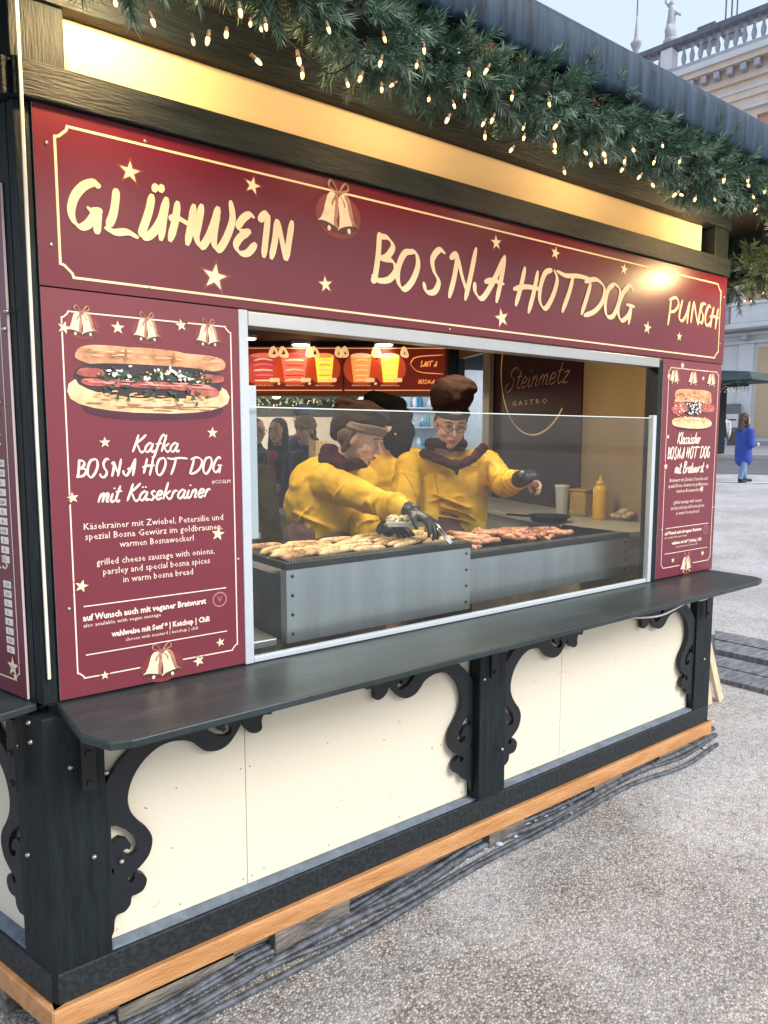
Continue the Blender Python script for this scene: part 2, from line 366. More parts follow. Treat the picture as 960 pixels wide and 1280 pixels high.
def star(fr, u, z, r, n, parent, rot=0, m=None):
    mb = MB()
    P = star_pts(u, z, r*1.45, rot); c = fr.p(u, n, z); mb.add([fr.p(a, n, b) for a, b in P]+[c], [(i, (i+1) % 10, 10) for i in range(10)], 1)
    P = star_pts(u, z, r, rot); mb.add([fr.p(a, n+.0003, b) for a, b in P]+[fr.p(u, n+.0003, z)], [(i, (i+1) % 10, 10) for i in range(10)], 0)
    return mb.build('star', [m or M_STAR, M_HALO], parent)
def poly(mb, fr, n, pts, mi=0):
    cx = sum(p[0] for p in pts)/len(pts); cz = sum(p[1] for p in pts)/len(pts); k = len(pts)
    mb.add([fr.p(a, n, b) for a, b in pts]+[fr.p(cx, n, cz)], [(i, (i+1) % k, k) for i in range(k)], mi)
def bells(fr, u, z, s, n, parent, sq=1.0):
    """printed pair of bells with a bow; s = height"""
    mb = MB()
    hal = [(u+sq*s*.72*math.cos(a), z-.12*s+s*.5*math.sin(a)) for a in np.linspace(0, 2*math.pi, 20)[:-1]]
    poly(mb, fr, n, hal, 3)
    for sg in (-1, 1):
        cx = u+sg*s*.22*sq; ti = sg*.22
        def T(x, y): return (cx+sq*(x*math.cos(ti)-y*math.sin(ti))*s*.9, z+(x*math.sin(ti)+y*math.cos(ti))*s*.9)
        body = [(-.05,.42),(-.14,.38),(-.20,.27),(-.225,.08),(-.24,-.12),(-.29,-.30),(-.38,-.42),(.38,-.42),(.29,-.30),(.24,-.12),(.225,.08),(.20,.27),(.14,.38),(.05,.42)]
        k = .0003*(2+sg)
        poly(mb, fr, n+k, [T(*p) for p in body], 0)
        poly(mb, fr, n+k+.0001, [T(*p) for p in [(.03,.4),(.10,.2),(.12,-.1),(.15,-.30),(.20,-.42),(.37,-.42),(.28,-.29),(.23,-.12),(.215,.08),(.19,.27),(.13,.37)]], 1)
        poly(mb, fr, n+k+.0002, [T(.37*math.cos(a), -.43+.085*math.sin(a)) for a in np.linspace(0, 2*math.pi, 14)[:-1]], 2)
        poly(mb, fr, n+k+.0003, [T(.06*math.cos(a)+.02, -.47+.07*math.sin(a)) for a in np.linspace(0, 2*math.pi, 9)[:-1]], 0)
    for a0 in (-1, 1):
        pen(mb, [(u, z+.38*s), (u+a0*.22*s*sq, z+.62*s), (u+a0*.3*s*sq, z+.48*s), (u, z+.38*s)], .05*s, fr, n+.0018, 1, 1)
        pen(mb, [(u, z+.38*s), (u+a0*.16*s*sq, z+.2*s), (u+a0*.2*s*sq, z+.08*s)], .045*s, fr, n+.0018, 2, 1)
    return mb.build('bell_pair', [M_BELLA, M_BELLB, M_BELLC, M_HALO], parent)
def border(fr, u0, u1, z0, z1, t, notch, n, parent, m):
    pts = []
    for (cx, cz, sx, sz) in ((u0, z1, 1, -1), (u1, z1, -1, -1), (u1, z0, -1, 1), (u0, z0, 1, 1)):
        a = [(cx, cz+sz*notch), (cx+sx*notch*.35, cz+sz*notch*.9), (cx+sx*notch*.9, cz+sz*notch*.35), (cx+sx*notch, cz)]
        if sx*sz > 0: a = a[::-1]
        pts += a
    cxm, czm = (u0+u1)/2, (z0+z1)/2
    inn = []
    k = len(pts)
    for i, (x, y) in enumerate(pts):
        d1 = Vector(pts[i])-Vector(pts[i-1]); d2 = Vector(pts[(i+1) % k])-Vector(pts[i])
        n1 = Vector((d1.y, -d1.x)).normalized(); n2 = Vector((d2.y, -d2.x)).normalized(); b = (n1+n2).normalized()
        s = t/max(.4, b.dot(n1)); inn.append((x+b.x*s, y+b.y*s))
    mb = MB(); mb.add([fr.p(a, n, b) for a, b in pts]+[fr.p(a, n, b) for a, b in inn], [(i, (i+1) % k, k+(i+1) % k, k+i) for i in range(k)])
    return mb.build('border_line', m, parent)
def plate(fr, u0, u1, z0, z1, parent, m, n=.002, t=.006):
    mb = MB(); fr.box(mb, u0, u1, n, n+t, z0, z1)
    o = mb.build('sign_board', [m, M_EDGE], parent)
    for p in o.data.polygons:
        if abs(p.normal.z) < .5 and abs(p.normal.dot(fr.N)) < .5: p.material_index = 1
    return o
# ------------------------------------------------------------------ ground
def sdist(x, y): return .89*x+.455*y
def gz(x, y):
    s = sdist(x, y)
    if s < -6: s = -6
    if s < 3: return -.03+.026*s
    if s < 42: return .048+.036*(s-3)
    return .048+.036*39
def strip_ground(name, s0, s1, lift, m, t0=-300, t1=300, stops=None):
    S = sorted({s0, s1} | {x for x in (-6, 3, 42) if s0 < x < s1}); mb = MB(); e = V(.89, .455, 0)/(.89**2+.455**2); q = V(-.455, .89, 0)
    P = []
    for s in S:
        for t in (t0, t1):
            p = e*s+q*t; P.append((p.x, p.y, gz(p.x, p.y)+lift))
    return tag(mb.add(P, [(2*i+1, 2*i, 2*i+2, 2*i+3) for i in range(len(S)-1)]).build(name, m), kind='structure')
def ground_material():
    m, t, b = nodes_mat('aggregate_ground'); N = t.nodes; L = t.links
    tc = N.new('ShaderNodeTexCoord')
    vo = N.new('ShaderNodeTexVoronoi'); vo.inputs['Scale'].default_value = 125; L.new(tc.outputs['Object'], vo.inputs[0])
    sp = N.new('ShaderNodeSeparateColor'); L.new(vo.outputs['Color'], sp.inputs[0])
    rp = N.new('ShaderNodeValToRGB'); E_ = rp.color_ramp.elements
    E_[0].position = 0; E_[0].color = (.24, .215, .20, 1); E_[1].position = 1; E_[1].color = (.85, .82, .79, 1)
    e = E_.new(.3); e.color = (.47, .435, .41, 1); e = E_.new(.7); e.color = (.64, .59, .545, 1)
    L.new(sp.outputs[0], rp.inputs[0])
    ed = N.new('ShaderNodeMapRange'); ed.inputs[1].default_value = .05; ed.inputs[2].default_value = .55; ed.inputs[3].default_value = 1; ed.inputs[4].default_value = .38
    L.new(vo.outputs['Distance'], ed.inputs[0])
    mm = N.new('ShaderNodeMix'); mm.data_type = 'RGBA'; mm.blend_type = 'MULTIPLY'; mm.inputs[0].default_value = 1
    L.new(rp.outputs[0], mm.inputs[6]); L.new(ed.outputs[0], mm.inputs[7])
    n1 = N.new('ShaderNodeTexNoise'); n1.inputs['Scale'].default_value = 1.1; n1.inputs['Detail'].default_value = 7; n1.inputs['Roughness'].default_value = .62; n1.inputs['Distortion'].default_value = .5
    L.new(tc.outputs['Object'], n1.inputs[0])
    fr = N.new('ShaderNodeMapRange'); fr.inputs[1].default_value = .42; fr.inputs[2].default_value = .72; L.new(n1.outputs[0], fr.inputs[0])
    # more frost out in the open square, away from the stall
    sx = N.new('ShaderNodeSeparateXYZ'); L.new(tc.outputs['Object'], sx.inputs[0])
    d1 = N.new('ShaderNodeMath'); d1.operation = 'MULTIPLY_ADD'; d1.inputs[1].default_value = .22; d1.inputs[2].default_value = -.40; L.new(sx.outputs[0], d1.inputs[0])
    dcl = N.new('ShaderNodeMath'); dcl.operation = 'MAXIMUM'; dcl.inputs[1].default_value = -.12; L.new(d1.outputs[0], dcl.inputs[0])
    dc2 = N.new('ShaderNodeMath'); dc2.operation = 'MINIMUM'; dc2.inputs[1].default_value = .52; L.new(dcl.outputs[0], dc2.inputs[0])
    ad = N.new('ShaderNodeMath'); ad.operation = 'ADD'; ad.use_clamp = True; L.new(fr.outputs[0], ad.inputs[0]); L.new(dc2.outputs[0], ad.inputs[1])
    n3 = N.new('ShaderNodeTexNoise'); n3.inputs['Scale'].default_value = 34; n3.inputs['Detail'].default_value = 4; L.new(tc.outputs['Object'], n3.inputs[0])
    m3 = N.new('ShaderNodeMapRange'); m3.inputs[1].default_value = .25; m3.inputs[2].default_value = .60; m3.inputs[3].default_value = .35; L.new(n3.outputs[0], m3.inputs[0])
    m4 = N.new('ShaderNodeMath'); m4.operation = 'MULTIPLY'; L.new(ad.outputs[0], m4.inputs[0]); L.new(m3.outputs[0], m4.inputs[1])
    m5 = N.new('ShaderNodeMath'); m5.operation = 'MULTIPLY'; m5.inputs[1].default_value = .50; L.new(m4.outputs[0], m5.inputs[0])
    mx = N.new('ShaderNodeMix'); mx.data_type = 'RGBA'; L.new(m5.outputs[0], mx.inputs[0]); L.new(mm.outputs[2], mx.inputs[6]); mx.inputs[7].default_value = (.76, .76, .80, 1)
    L.new(mx.outputs[2], b.inputs['Base Color']); b.inputs['Roughness'].default_value = .75; b.inputs['Specular IOR Level'].default_value = .3
    bp = N.new('ShaderNodeBump'); bp.inputs['Strength'].default_value = .7; bp.inputs['Distance'].default_value = .004; bp.invert = True
    L.new(vo.outputs['Distance'], bp.inputs['Height']); L.new(bp.outputs[0], b.inputs['Normal'])
    return m
strip_ground('ground', -400, 700, 0, ground_material())
M_ASPH = mat('asphalt', (.13, .135, .145), .8, var=.25, scale=3, bump=.1)
M_PAVE = mat('far_pavement', (.33, .335, .35), .8, var=.15, scale=2)
M_LINE = mat('road_line', (.72, .72, .72), .7, var=.1)
strip_ground('road', 19.6, 26.5, .006, M_ASPH, -80, 80)
strip_ground('road_marking', 17.2, 17.42, .010, M_LINE, -80, 80)
strip_ground('pavement', 26.5, 60, .12, M_PAVE, -80, 80)
mb = MB(); e_ = V(.89, .455, 0)/(.89**2+.455**2); q_ = V(-.455, .89, 0); kp = [e_*s_+q_*t_ for s_, t_ in ((26.2, -80), (26.498, -80), (26.498, 80), (26.2, 80))]
mb.hexa([(p.x, p.y, gz(p.x, p.y)-.05) for p in kp]+[(p.x, p.y, gz(p.x, p.y)+.122) for p in kp]); tag(mb.build('kerb', mat('kerb_stone', (.38, .38, .39), .8, var=.15)), kind='structure')
# ------------------------------------------------------------------ the pentagonal market stall
S5 = 3.15
PV = [V(0, 0, 0)]
for k in range(4):
    a = R(72*k); PV.append(PV[-1]+V(math.cos(a), math.sin(a), 0)*S5)
FR = [Frame(PV[i], PV[(i+1) % 5]) for i in range(5)]   # 0 front, 1 right, 2 back right, 3 back left, 4 left
CEN = sum(PV, V(0, 0, 0))/5
stall = empty('market_stall', (0, 0, 0), 'dark timber market stall with cream panels, scrolled brackets and a wide serving window', 'market stall')
def off(k, d):   # pentagon corner pushed out by d
    v = PV[k % 5]-CEN; ap = S5/(2*math.tan(R(36))); return CEN + v*((ap+d)/ap)
def ring(mb, d0, d1, z0, z1, mi=0):
    for k in range(5):
        a, b, c, d = off(k, d0), off(k+1, d0), off(k+1, d1), off(k, d1)
        mb.hexa([(p.x, p.y, z) for z in (z0, z1) for p in (d, c, b, a)], mi)
# floor, ceiling, roof
def penta(name, m, d, z0, z1, apex=None):
    mb = MB(); P = [off(k, d) for k in range(5)]
    if apex is None: mb.add([(p.x, p.y, z0) for p in P]+[(p.x, p.y, z1) for p in P], [(4, 3, 2, 1, 0), (5, 6, 7, 8, 9)]+[(k, (k+1) % 5, 5+(k+1) % 5, 5+k) for k in range(5)])
    else: mb.add([(p.x, p.y, z0) for p in P]+[(CEN.x, CEN.y, z1)], [(k, (k+1) % 5, 5) for k in range(5)]+[(4, 3, 2, 1, 0)])
    return mb.build(name, m, stall)
penta('floor', M_WOODF, -.07, .10, .15); penta('ceiling', M_CEIL, -.065, 2.455, 2.50)
M_ROOF = mat('roof_felt', (.03, .035, .04), .8, var=.3, bump=.2)
penta('roof', M_ROOF, .52, 2.745, 4.1, True)
mb = MB(); ring(mb, -.06, .485, 2.722, 2.735); mb.build('soffit', M_SOFFIT, stall)
for k in range(5):   # soft-edged fascia, one length per side
    mb = MB(); prof = [(.49, 2.62), (.505, 2.60), (.535, 2.60), (.548, 2.615), (.55, 2.70), (.545, 2.722), (.53, 2.738), (.51, 2.742), (.49, 2.738)]
    A_ = [off(k, d) for d, z in prof]; B_ = [off(k+1, d) for d, z in prof]; q = len(prof)
    NS = 40; rows = []
    for j in range(NS+1):
        t = j/NS; rows.append([A_[i].lerp(B_[i], t)+V(0, 0, prof[i][1]) for i in range(q)])
    fs = [(j*q+i, j*q+(i+1) % q, (j+1)*q+(i+1) % q, (j+1)*q+i) for j in range(NS) for i in range(q)]
    mb.add([p for r in rows for p in r], fs); mb.build('fascia', M_FASCIA, stall, smooth=True)
# corner posts
for k in range(5):
    a = FR[k]; b = FR[(k-1) % 5]; P = PV[k]
    def cpost(name, m, wd, o, z0, z1):
        e = P + (a.N+b.N).normalized()*o/math.cos(R(36)); A1 = P+a.U*wd+a.N*o; B1 = P-b.U*wd+b.N*o; A2 = P+a.U*wd-a.N*.09; B2 = P-b.U*wd-b.N*.09
        inn = P-(a.N+b.N).normalized()*.11
        pts = [e, A1, A2, inn, B2, B1]; q = 6
        mb = MB(); mb.add([(p.x, p.y, z0) for p in pts]+[(p.x, p.y, z1) for p in pts], [tuple(range(q))[::-1], tuple(range(q, 2*q))]+[(i, (i+1) % q, q+(i+1) % q, q+i) for i in range(q)])
        return mb.build(name, m, stall, .004)
    cpost('corner_post', M_DARK, .035, .0, .93, 2.378)
    cpost('lower_corner_post', M_DARK, .138, .012, .126, .90)
    cpost('upper_corner_post', M_DARK, .117, .004, 2.466, 2.72)
mb = MB(); mb.tube([V(.014, -.010, 1.0), V(.013, -.011, 1.6), V(.014, -.028, 2.4), V(.013, -.028, 2.72)], .0042, 6); mb.build('corner_cord', M_CORD, stall)
# bracket outline, measured on the leftmost bracket: (distance from post, height)
def off6(pts, Z): return [(Z[0]+x/Z[2], Z[1]+y/Z[2]) for x, y in pts]
low = off6([(684,172),(678,188),(660,190),(654,205),(655,224),(642,235),(622,233),(609,218),(607,205),(598,222),(588,240),(570,264),(545,279),(515,281),(495,270),(476,257),(440,255),(400,268),(362,300),(332,345),(318,395),(325,432),(346,458),(368,476),(380,502),(372,540),(348,572),(326,592),(318,604),(326,612),(336,600),(334,588),(346,586),(360,592),(366,606),(358,628),(342,640),(328,646),(325,665),(311,684),(291,693),(285,710),(283,735),(272,755)], (0, 800, 2.0))
hole1 = off6([(440,495),(463,494),(500,508),(535,538),(549,575),(541,602),(518,615),(492,608),(490,592),(505,586),(517,590),(524,570),(505,548),(475,541),(455,556),(443,567)], (0, 880, 3.2))
hole3 = off6([(443,668),(451,664),(455,680),(448,692)], (0, 880, 3.2))
toW = lambda P: [((onY(x, y, -.01).x-.133), onY(x, y, -.01).z) for x, y in P]
OUT = [(.515, .885)]+[tuple(p)[:2] for p in catmull([(a, b, 0) for a, b in toW(low)], 3)]+[(-.004, toW(low)[-1][1])]
OUT += [(-.004, .672), (.012, .70), (.04, .735), (.085, .775), (.14, .82), (.22, .885)]
H1 = toW(hole1); H3 = toW(hole3)
def mirror_diag(P):  # the arm repeats the leg's scroll about the diagonal
    return [((.885-z)*.86+.0, .800-a*.9) for a, z in P]
H2 = [(a, z) for a, z in mirror_diag(H1)]
def bracket(fr, u, s, parent):
    P = [(u+s*a, z) for a, z in OUT]; holes = [[(u+s*a, z) for a, z in h] for h in (H1, H2, H3)]
    return flat([P]+holes, .018, fr, -.006, 'scroll_bracket', M_BRACK, parent)
def tri_hole(): pass
OPEN = {0: (.563, 2.60, .945, 1.95), 1: (2.42, 3.03, .945, 2.30), 2: (.12, 3.03, .945, 1.97), 3: (.5, 2.6, .945, 1.95), 4: (.5, 2.5, .945, 1.95)}
for k, fr in enumerate(FR):
    L0, L1 = .036, S5-.036
    fbox(fr, 'base_beam', M_FROST, stall, .006 if k else -.004, S5-.006, -.05, .016, .126, .212, .004)
    mb = MB(); fr.box(mb, .0, S5, -.05, .006, .212, .222); mb.build('frosty_ledge', M_LEDGE, stall)
    fbox(fr, 'orange_board', M_ORANGE, stall, -.02, S5+.02, -.06, .03, .062, .125, .004)
    fbox(fr, 'under_beam', M_BLOCK, stall, .02, S5-.02, -.10, -.01, .02, .061, .004)
    posts = (1.482, 1.622) if k != 1 else (1.482, 1.622)
    fbox(fr, 'post', M_DARK, stall, posts[0], posts[1], -.025, .035, .223, .895, .004)
    seams = [.139, .555, 1.48, 1.624, 2.02, S5-.139]
    for a, b in zip(seams[:-1], seams[1:]):
        if a == 1.48: continue
        fbox(fr, 'panel', M_PANEL, stall, a+.0008, b-.0008, -.045, -.026, .223, .90, .001)
    for u, s in ((.137, 1), (1.482, -1), (1.622, 1), (S5-.137, -1)): bracket(fr, u, s, stall)
    u0, u1, z0, z1 = OPEN[k]
    fbox(fr, 'wall_pier', M_DARK, stall, L0, u0-.001, -.050, .0, .93, 2.378, 0); fbox(fr, 'wall_lining', M_BEIGE, stall, L0+.05, u0-.002, -.0555, -.0505, .15, 2.45, 0)
    fbox(fr, 'wall_pier', M_DARK, stall, u1+.042, L1, -.050, .0, .93, 2.378, 0); fbox(fr, 'wall_lining', M_BEIGE, stall, u1+.043, L1-.05, -.0555, -.0505, .15, 2.45, 0)
    fbox(fr, 'lintel', M_BEIGE, stall, u0, u1+.04, -.055, .0, z1, 2.378, 0)
    if k != 4: fbox(fr, 'sill_beam', M_DARKH, stall, u0, u1+.04, -.055, -.001, .90, .929, 0)
    fbox(fr, 'jamb', M_DARK, stall, u1+.001, u1+.041, -.06, .004, .931, z1-.001, .003)
    fbox(fr, 'beam', M_DARKH, stall, .0, S5, -.055, .022, 2.380, 2.464, .004)
    fbox(fr, 'upper_panel', M_UPPER, stall, .118, 2.965, -.05, -.03, 2.466, 2.602, 0)
    fbox(fr, 'top_beam', M_DARKH, stall, .0, S5, -.055, .018, 2.603, 2.719, .004)
    # counter shelf with cut corners
    if k == 1: continue
    q0, q1 = -.005, S5+.005
    mb = MB(); o = [(q0+.035, 0.0), (q0+.035, .24), (q0+.075, .325), (q0+.12, .34), (q1-.13, .34-.04*(k == 0)), (q1-.06, .32-.04*(k == 0)), (q1-.035, .24), (q1-.035, 0.0)]
    n_ = len(o); mb.add([fr.p(a, b, .911) for a, b in o]+[fr.p(a, b, .932) for a, b in o], [tuple(range(n_)), tuple(range(2*n_-1, n_-1, -1))]+[(i, n_+i, n_+(i+1) % n_, (i+1) % n_) for i in range(n_)])
    mb.build('counter_shelf', M_SHELF, stall, .004)
    for u in (.09, 1.55, S5-.09):   # hinge irons under the shelf
        mb = MB(); fr.box(mb, u-.018, u+.018, .036, .044, .70, .89); fr.box(mb, u-.018, u+.018, .036, .16, .902, .9105)
        for z in (.72, .80): fr.box(mb, u-.006, u+.006, .044, .05, z-.006, z+.006)
        mb.build('shelf_hinge', M_BLACK, stall)
def bolt(fr, u, z, n, r=.008):
    mb = MB(); mb.ell(fr.p(u, n, z), (r, r, r*.6+.002), None, 8, 5); mb.build('bolt', M_SCREW, stall, smooth=True)
for u, z, n in ((.10, .50, .014), (.052, .76, .014), (1.60, .40, .038), (1.50, .70, .038), (3.09, .47, .014), (.17, .46, .012), (.14, .72, .013)): bolt(FRONT, u, z, n)
for u, z in ((3.10, .88), (3.105, .83), (3.06, .51), (3.10, 1.9), (3.085, 1.86), (3.03, .80)): bolt(FR[4], u, z, .014)
# serving window frame and glass guard
f0 = FRONT
fbox(f0, 'window_frame', M_WHITEAL, stall, .546, .574, -.03, .012, .934, 1.958, .002)
fbox(f0, 'window_frame', M_ALU, stall, .575, 2.598, -.05, .011, 1.915, 1.955, .002)
fbox(f0, 'window_frame', M_WHITEAL, stall, .575, 2.563, -.012, .010, .934, .950, .002)
fbox(f0, 'window_frame', M_WHITEAL, stall, 2.565, 2.592, -.012, .012, .934, 1.70, .002)
gl = fbox(f0, 'glass_guard', M_GLASS, stall, .576, 2.563, -.006, -.001, .951, 1.686, 0)
fbox(f0, 'glass_edge', mat('glass_edge', (.62, .72, .72), .2, var=.02), stall, .576, 2.563, -.0062, -.0008, 1.6865, 1.690, 0)
# inner wall lining of the right side, jamb of its gap
fbox(FR[1], 'inner_post', mat('inner_post', (.36, .31, .24), .6, var=.2, stretch=(3, 3, .4)), stall, 2.335, 2.46, -.10, -.056, .15, 2.45, .004)
fbox(FR[2], 'inner_post', M_DARK, stall, .02, .10, -.12, -.056, .15, 2.45, .004)
# frosted timber packing and blocks
for u0, u1, n0, n1, z0, z1 in ((.62, .90, -.05, .025, -.03, .061), (.15, .5, -.10, -.01, -.03, .035), (1.0, 1.35, -.10, -.03, -.01, .05), (1.55, 1.75, -.02, .03, 0, .061), (2.2, 2.4, -.05, .03, .02, .061), (2.7, 2.95, -.05, .03, .02, .061)):
    fbox(FRONT, 'timber_block', M_BLOCK, stall, u0, u1, n0, n1, z0, z1, .004)
fbox(FR[4], 'timber_block', M_BLOCK, stall, 2.3, 2.9, -.06, .02, -.04, .058, .004)
# ------------------------------------------------------------------ signs
def sign(name, fr, u, z, label, cat='sign'):
    return empty(name, fr.p(u, .002, z), label, cat)
bn = sign('banner_sign', FRONT, 1.59, 2.17, 'long maroon banner sign reading BOSNA HOTDOG above the serving window')
plate(FRONT, .038, 3.146, 1.962, 2.377, bn, M_SIGN)
N0 = .0086
border(FRONT, .082, 3.098, 1.985, 2.342, .006, .03, N0, bn, M_GOLD)
mbl = MB(); k = 0
for key in 'GLUHWEIN':
    for s in TRACE_A[key]:
        k += 1; pen(mbl, tr(*ZA, s), .0215, FRONT, N0+.0006, k)
mbl.build('lettering', M_GOLD, bn)
mbl = MB(); k = 0
for key in ('B', 'O', 'S', 'N', 'A', 'H', 'O2', 'T', 'D', 'O3', 'G'):
    for s in TRACE_B[key]:
        k += 1; pen(mbl, tr(*ZB, s), .0225, FRONT, N0+.0006, k)
mbl.build('lettering', M_GOLD, bn)
mbl = MB(); k = 0
for key in ('P2', 'U2', 'N2', 'S2', 'C2', 'H2'):
    for s in TRACE_B[key]:
        k += 1; pen(mbl, tr(*ZB, s), .0155, FRONT, N0+.0006, k, 0, .45)
mbl.build('lettering', M_GOLD, bn)
for px, py, r in ((161, 216, .026), (314, 233, .024), (267, 347, .036), (405, 356, .024), (618, 304, .026), (692, 317, .025), (625, 398, .034), (778, 337, .024), (807, 410, .030), (847, 421, .022)):
    q = onY(px, py); star(FRONT, q.x, q.z, r, N0, bn, rng.uniform(-.25, .25))
q = onY(421, 262); bells(FRONT, q.x, q.z-.005, .135, N0+.0002, bn, .85)
for px, py in ((57, 180), (63, 307), (180, 178), (187, 361), (903, 372), (898, 430), (560, 257), (560, 412)):
    q = onY(px, py); mb = MB(); mb.ell((q.x, -.009, q.z), (.0045, .002, .0045), None, 8, 5); mb.build('screw', M_SCREW, bn, smooth=True)
# printed sandwich
M_BUN = mat('bun_print', (.55, .24, .11), .5, var=.3, scale=16, c2=(.82, .47, .26)); M_BUN2 = mat('bun_print_pale', (.82, .55, .28), .5, var=.3, scale=22, c2=(.9, .70, .42))
M_SAUS = mat('sausage_print', (.36, .06, .06), .5, var=.4, scale=30, c2=(.62, .18, .15)); M_FILL = mat('filling_print', (.035, .02, .03), .5, var=.6, scale=40)
M_HERB = mat('herb_print', (.03, .075, .04), .5, var=.5, scale=50); M_ONION = mat('onion_print', (.85, .80, .76), .5, var=.2, scale=50); M_GRATE = mat('cabbage_print', (.70, .46, .2), .5, var=.3, scale=60)
M_SHAD = mat('shadow_print', (.065, .012, .03), .4, var=.2)
def sandwich(fr, u, z, W, H, n, parent, kind=0):
    mb = MB(); g = np.random.default_rng(3+kind)
    def blobp(cx, cz, rx, rz, mi, lay, k=22, wob=.05, p=2.6):
        pts = []
        ph = g.uniform(0, 6, 3)
        for i in range(k):
            a = 2*math.pi*i/k; c, s = math.cos(a), math.sin(a)
            rr = 1+wob*(math.sin(2*a+ph[0])+.6*math.sin(3*a+ph[1])+.5*math.sin(5*a+ph[2]))
            pts.append((u+(cx+rx*math.copysign(abs(c)**(2/p), c)*rr)*W, z+(cz+rz*math.copysign(abs(s)**(2/p), s)*rr)*H))
        poly(mb, fr, n+lay*.00015, pts, mi)
    blobp(.02, -.36, .43, .17, 6, 1, wob=.02)
    if kind == 0:
        blobp(0, -.16, .50, .27, 1, 2, wob=.015); blobp(0, .04, .45, .26, 3, 3, wob=.02)
        blobp(-.24, .36, .20, .14, 0, 4, wob=.03); blobp(0.0, .37, .26, .13, 0, 5, wob=.02); blobp(.24, .33, .24, .13, 0, 6, wob=.03); blobp(.02, .30, .46, .11, 0, 7, wob=.02)
        blobp(0, .16, .44, .10, 3, 8, wob=.03)
        blobp(-.36, .11, .08, .06, 2, 9); blobp(.38, .11, .09, .06, 2, 10)
        for i, cx in enumerate(np.linspace(-.33, .30, 6)): blobp(cx, -.02-.06*max(0, cx), .085, .055, 2, 11+i, wob=.04)
        blobp(.33, -.10, .10, .08, 2, 18)
        L0 = 20
        for i in range(46): blobp(g.uniform(-.34, .36), g.normal(.09, .05), g.uniform(.010, .03), g.uniform(.015, .04), 4, L0+i*.25, 7, .25, 2)
        for i in range(30): blobp(g.choice([-.2, .02, .15, .2])+g.normal(0, .05), g.normal(.12, .04), g.uniform(.006, .018), g.uniform(.012, .04), 5, L0+14+i*.2, 6, .25, 2)
        for i in range(34): blobp(g.uniform(-.34, .34), g.normal(-.22, .035), g.uniform(.012, .03), g.uniform(.008, .016), 7, L0+8+i*.2, 6, .3, 2)
        for i in range(22): blobp(g.uniform(-.3, .36), g.normal(-.17, .06), g.uniform(.006, .015), g.uniform(.015, .04), 4, L0+18+i*.2, 6, .3, 2)
        for i in range(60): blobp(g.uniform(-.33, .36), g.normal(.10, .06), g.uniform(.004, .012), g.uniform(.006, .02), int(g.choice([4, 5, 3, 7])), L0+32+i*.1, 5, .3, 2)
        for i in range(26): blobp(g.uniform(-.38, .4), g.uniform(-.04, .02), g.uniform(.02, .05), g.uniform(.004, .009), 8, L0+30+i*.1, 6, .2, 2)
        for i in range(30): blobp(g.uniform(-.4, .4), g.uniform(.34, .43), g.uniform(.02, .06), g.uniform(.004, .010), int(g.choice([1, 9])), L0+30+i*.1, 6, .3, 2)
        for i in range(26): blobp(g.uniform(-.42, .42), -.34+g.normal(0, .02), g.uniform(.03, .07), g.uniform(.006, .014), 9, 9+i*.1, 6, .3, 2)
        for cx in (-.16, .13): blobp(cx, .38, .008, .09, 9, L0+40, 8, .2, 2)
    else:
        for i in range(20): blobp(g.uniform(-.36, .36), g.uniform(.30, .42), g.uniform(.02, .05), g.uniform(.005, .012), int(g.choice([1, 9])), 34+i*.1, 6, .3, 2)
        for i in range(16): blobp(g.choice([-.32, .33])+g.normal(0, .06), g.uniform(-.02, .12), g.uniform(.02, .04), g.uniform(.004, .009), 8, 34+i*.1, 6, .2, 2)
        blobp(0, -.34, .46, .14, 1, 2, wob=.03); blobp(0, .34, .43, .15, 0, 3, wob=.02, p=3.4); blobp(0, .20, .44, .08, 0, 4, wob=.03)
        blobp(0, .06, .42, .12, 3, 5)
        blobp(-.30, .0, .20, .08, 2, 6); blobp(.32, .02, .20, .08, 2, 7); blobp(.33, .10, .16, .05, 2, 8); blobp(-.32, .12, .14, .045, 2, 9); blobp(-.34, -.08, .12, .07, 2, 10)
        for i in range(40): blobp(g.normal(0, .13), g.normal(-.0, .10), g.uniform(.010, .03), g.uniform(.015, .03), 4, 14+i*.2, 6, .25, 2)
        for i in range(46): blobp(g.normal(0, .15), g.normal(.05, .12), g.uniform(.010, .024), g.uniform(.015, .03), 5, 20+i*.2, 6, .25, 2)
        for i in range(40): blobp(g.uniform(-.38, .38), g.normal(-.24, .04), g.uniform(.014, .03), g.uniform(.01, .02), 7, 12+i*.2, 6, .3, 2)
    return mb.build('sandwich_picture', [M_BUN, M_BUN2, M_SAUS, M_FILL, M_HERB, M_ONION, M_SHAD, M_GRATE, mat('sausage_shine', (.80, .42, .36), .5, var=.1), mat('bun_crust', (.34, .14, .06), .5, var=.3)], parent)
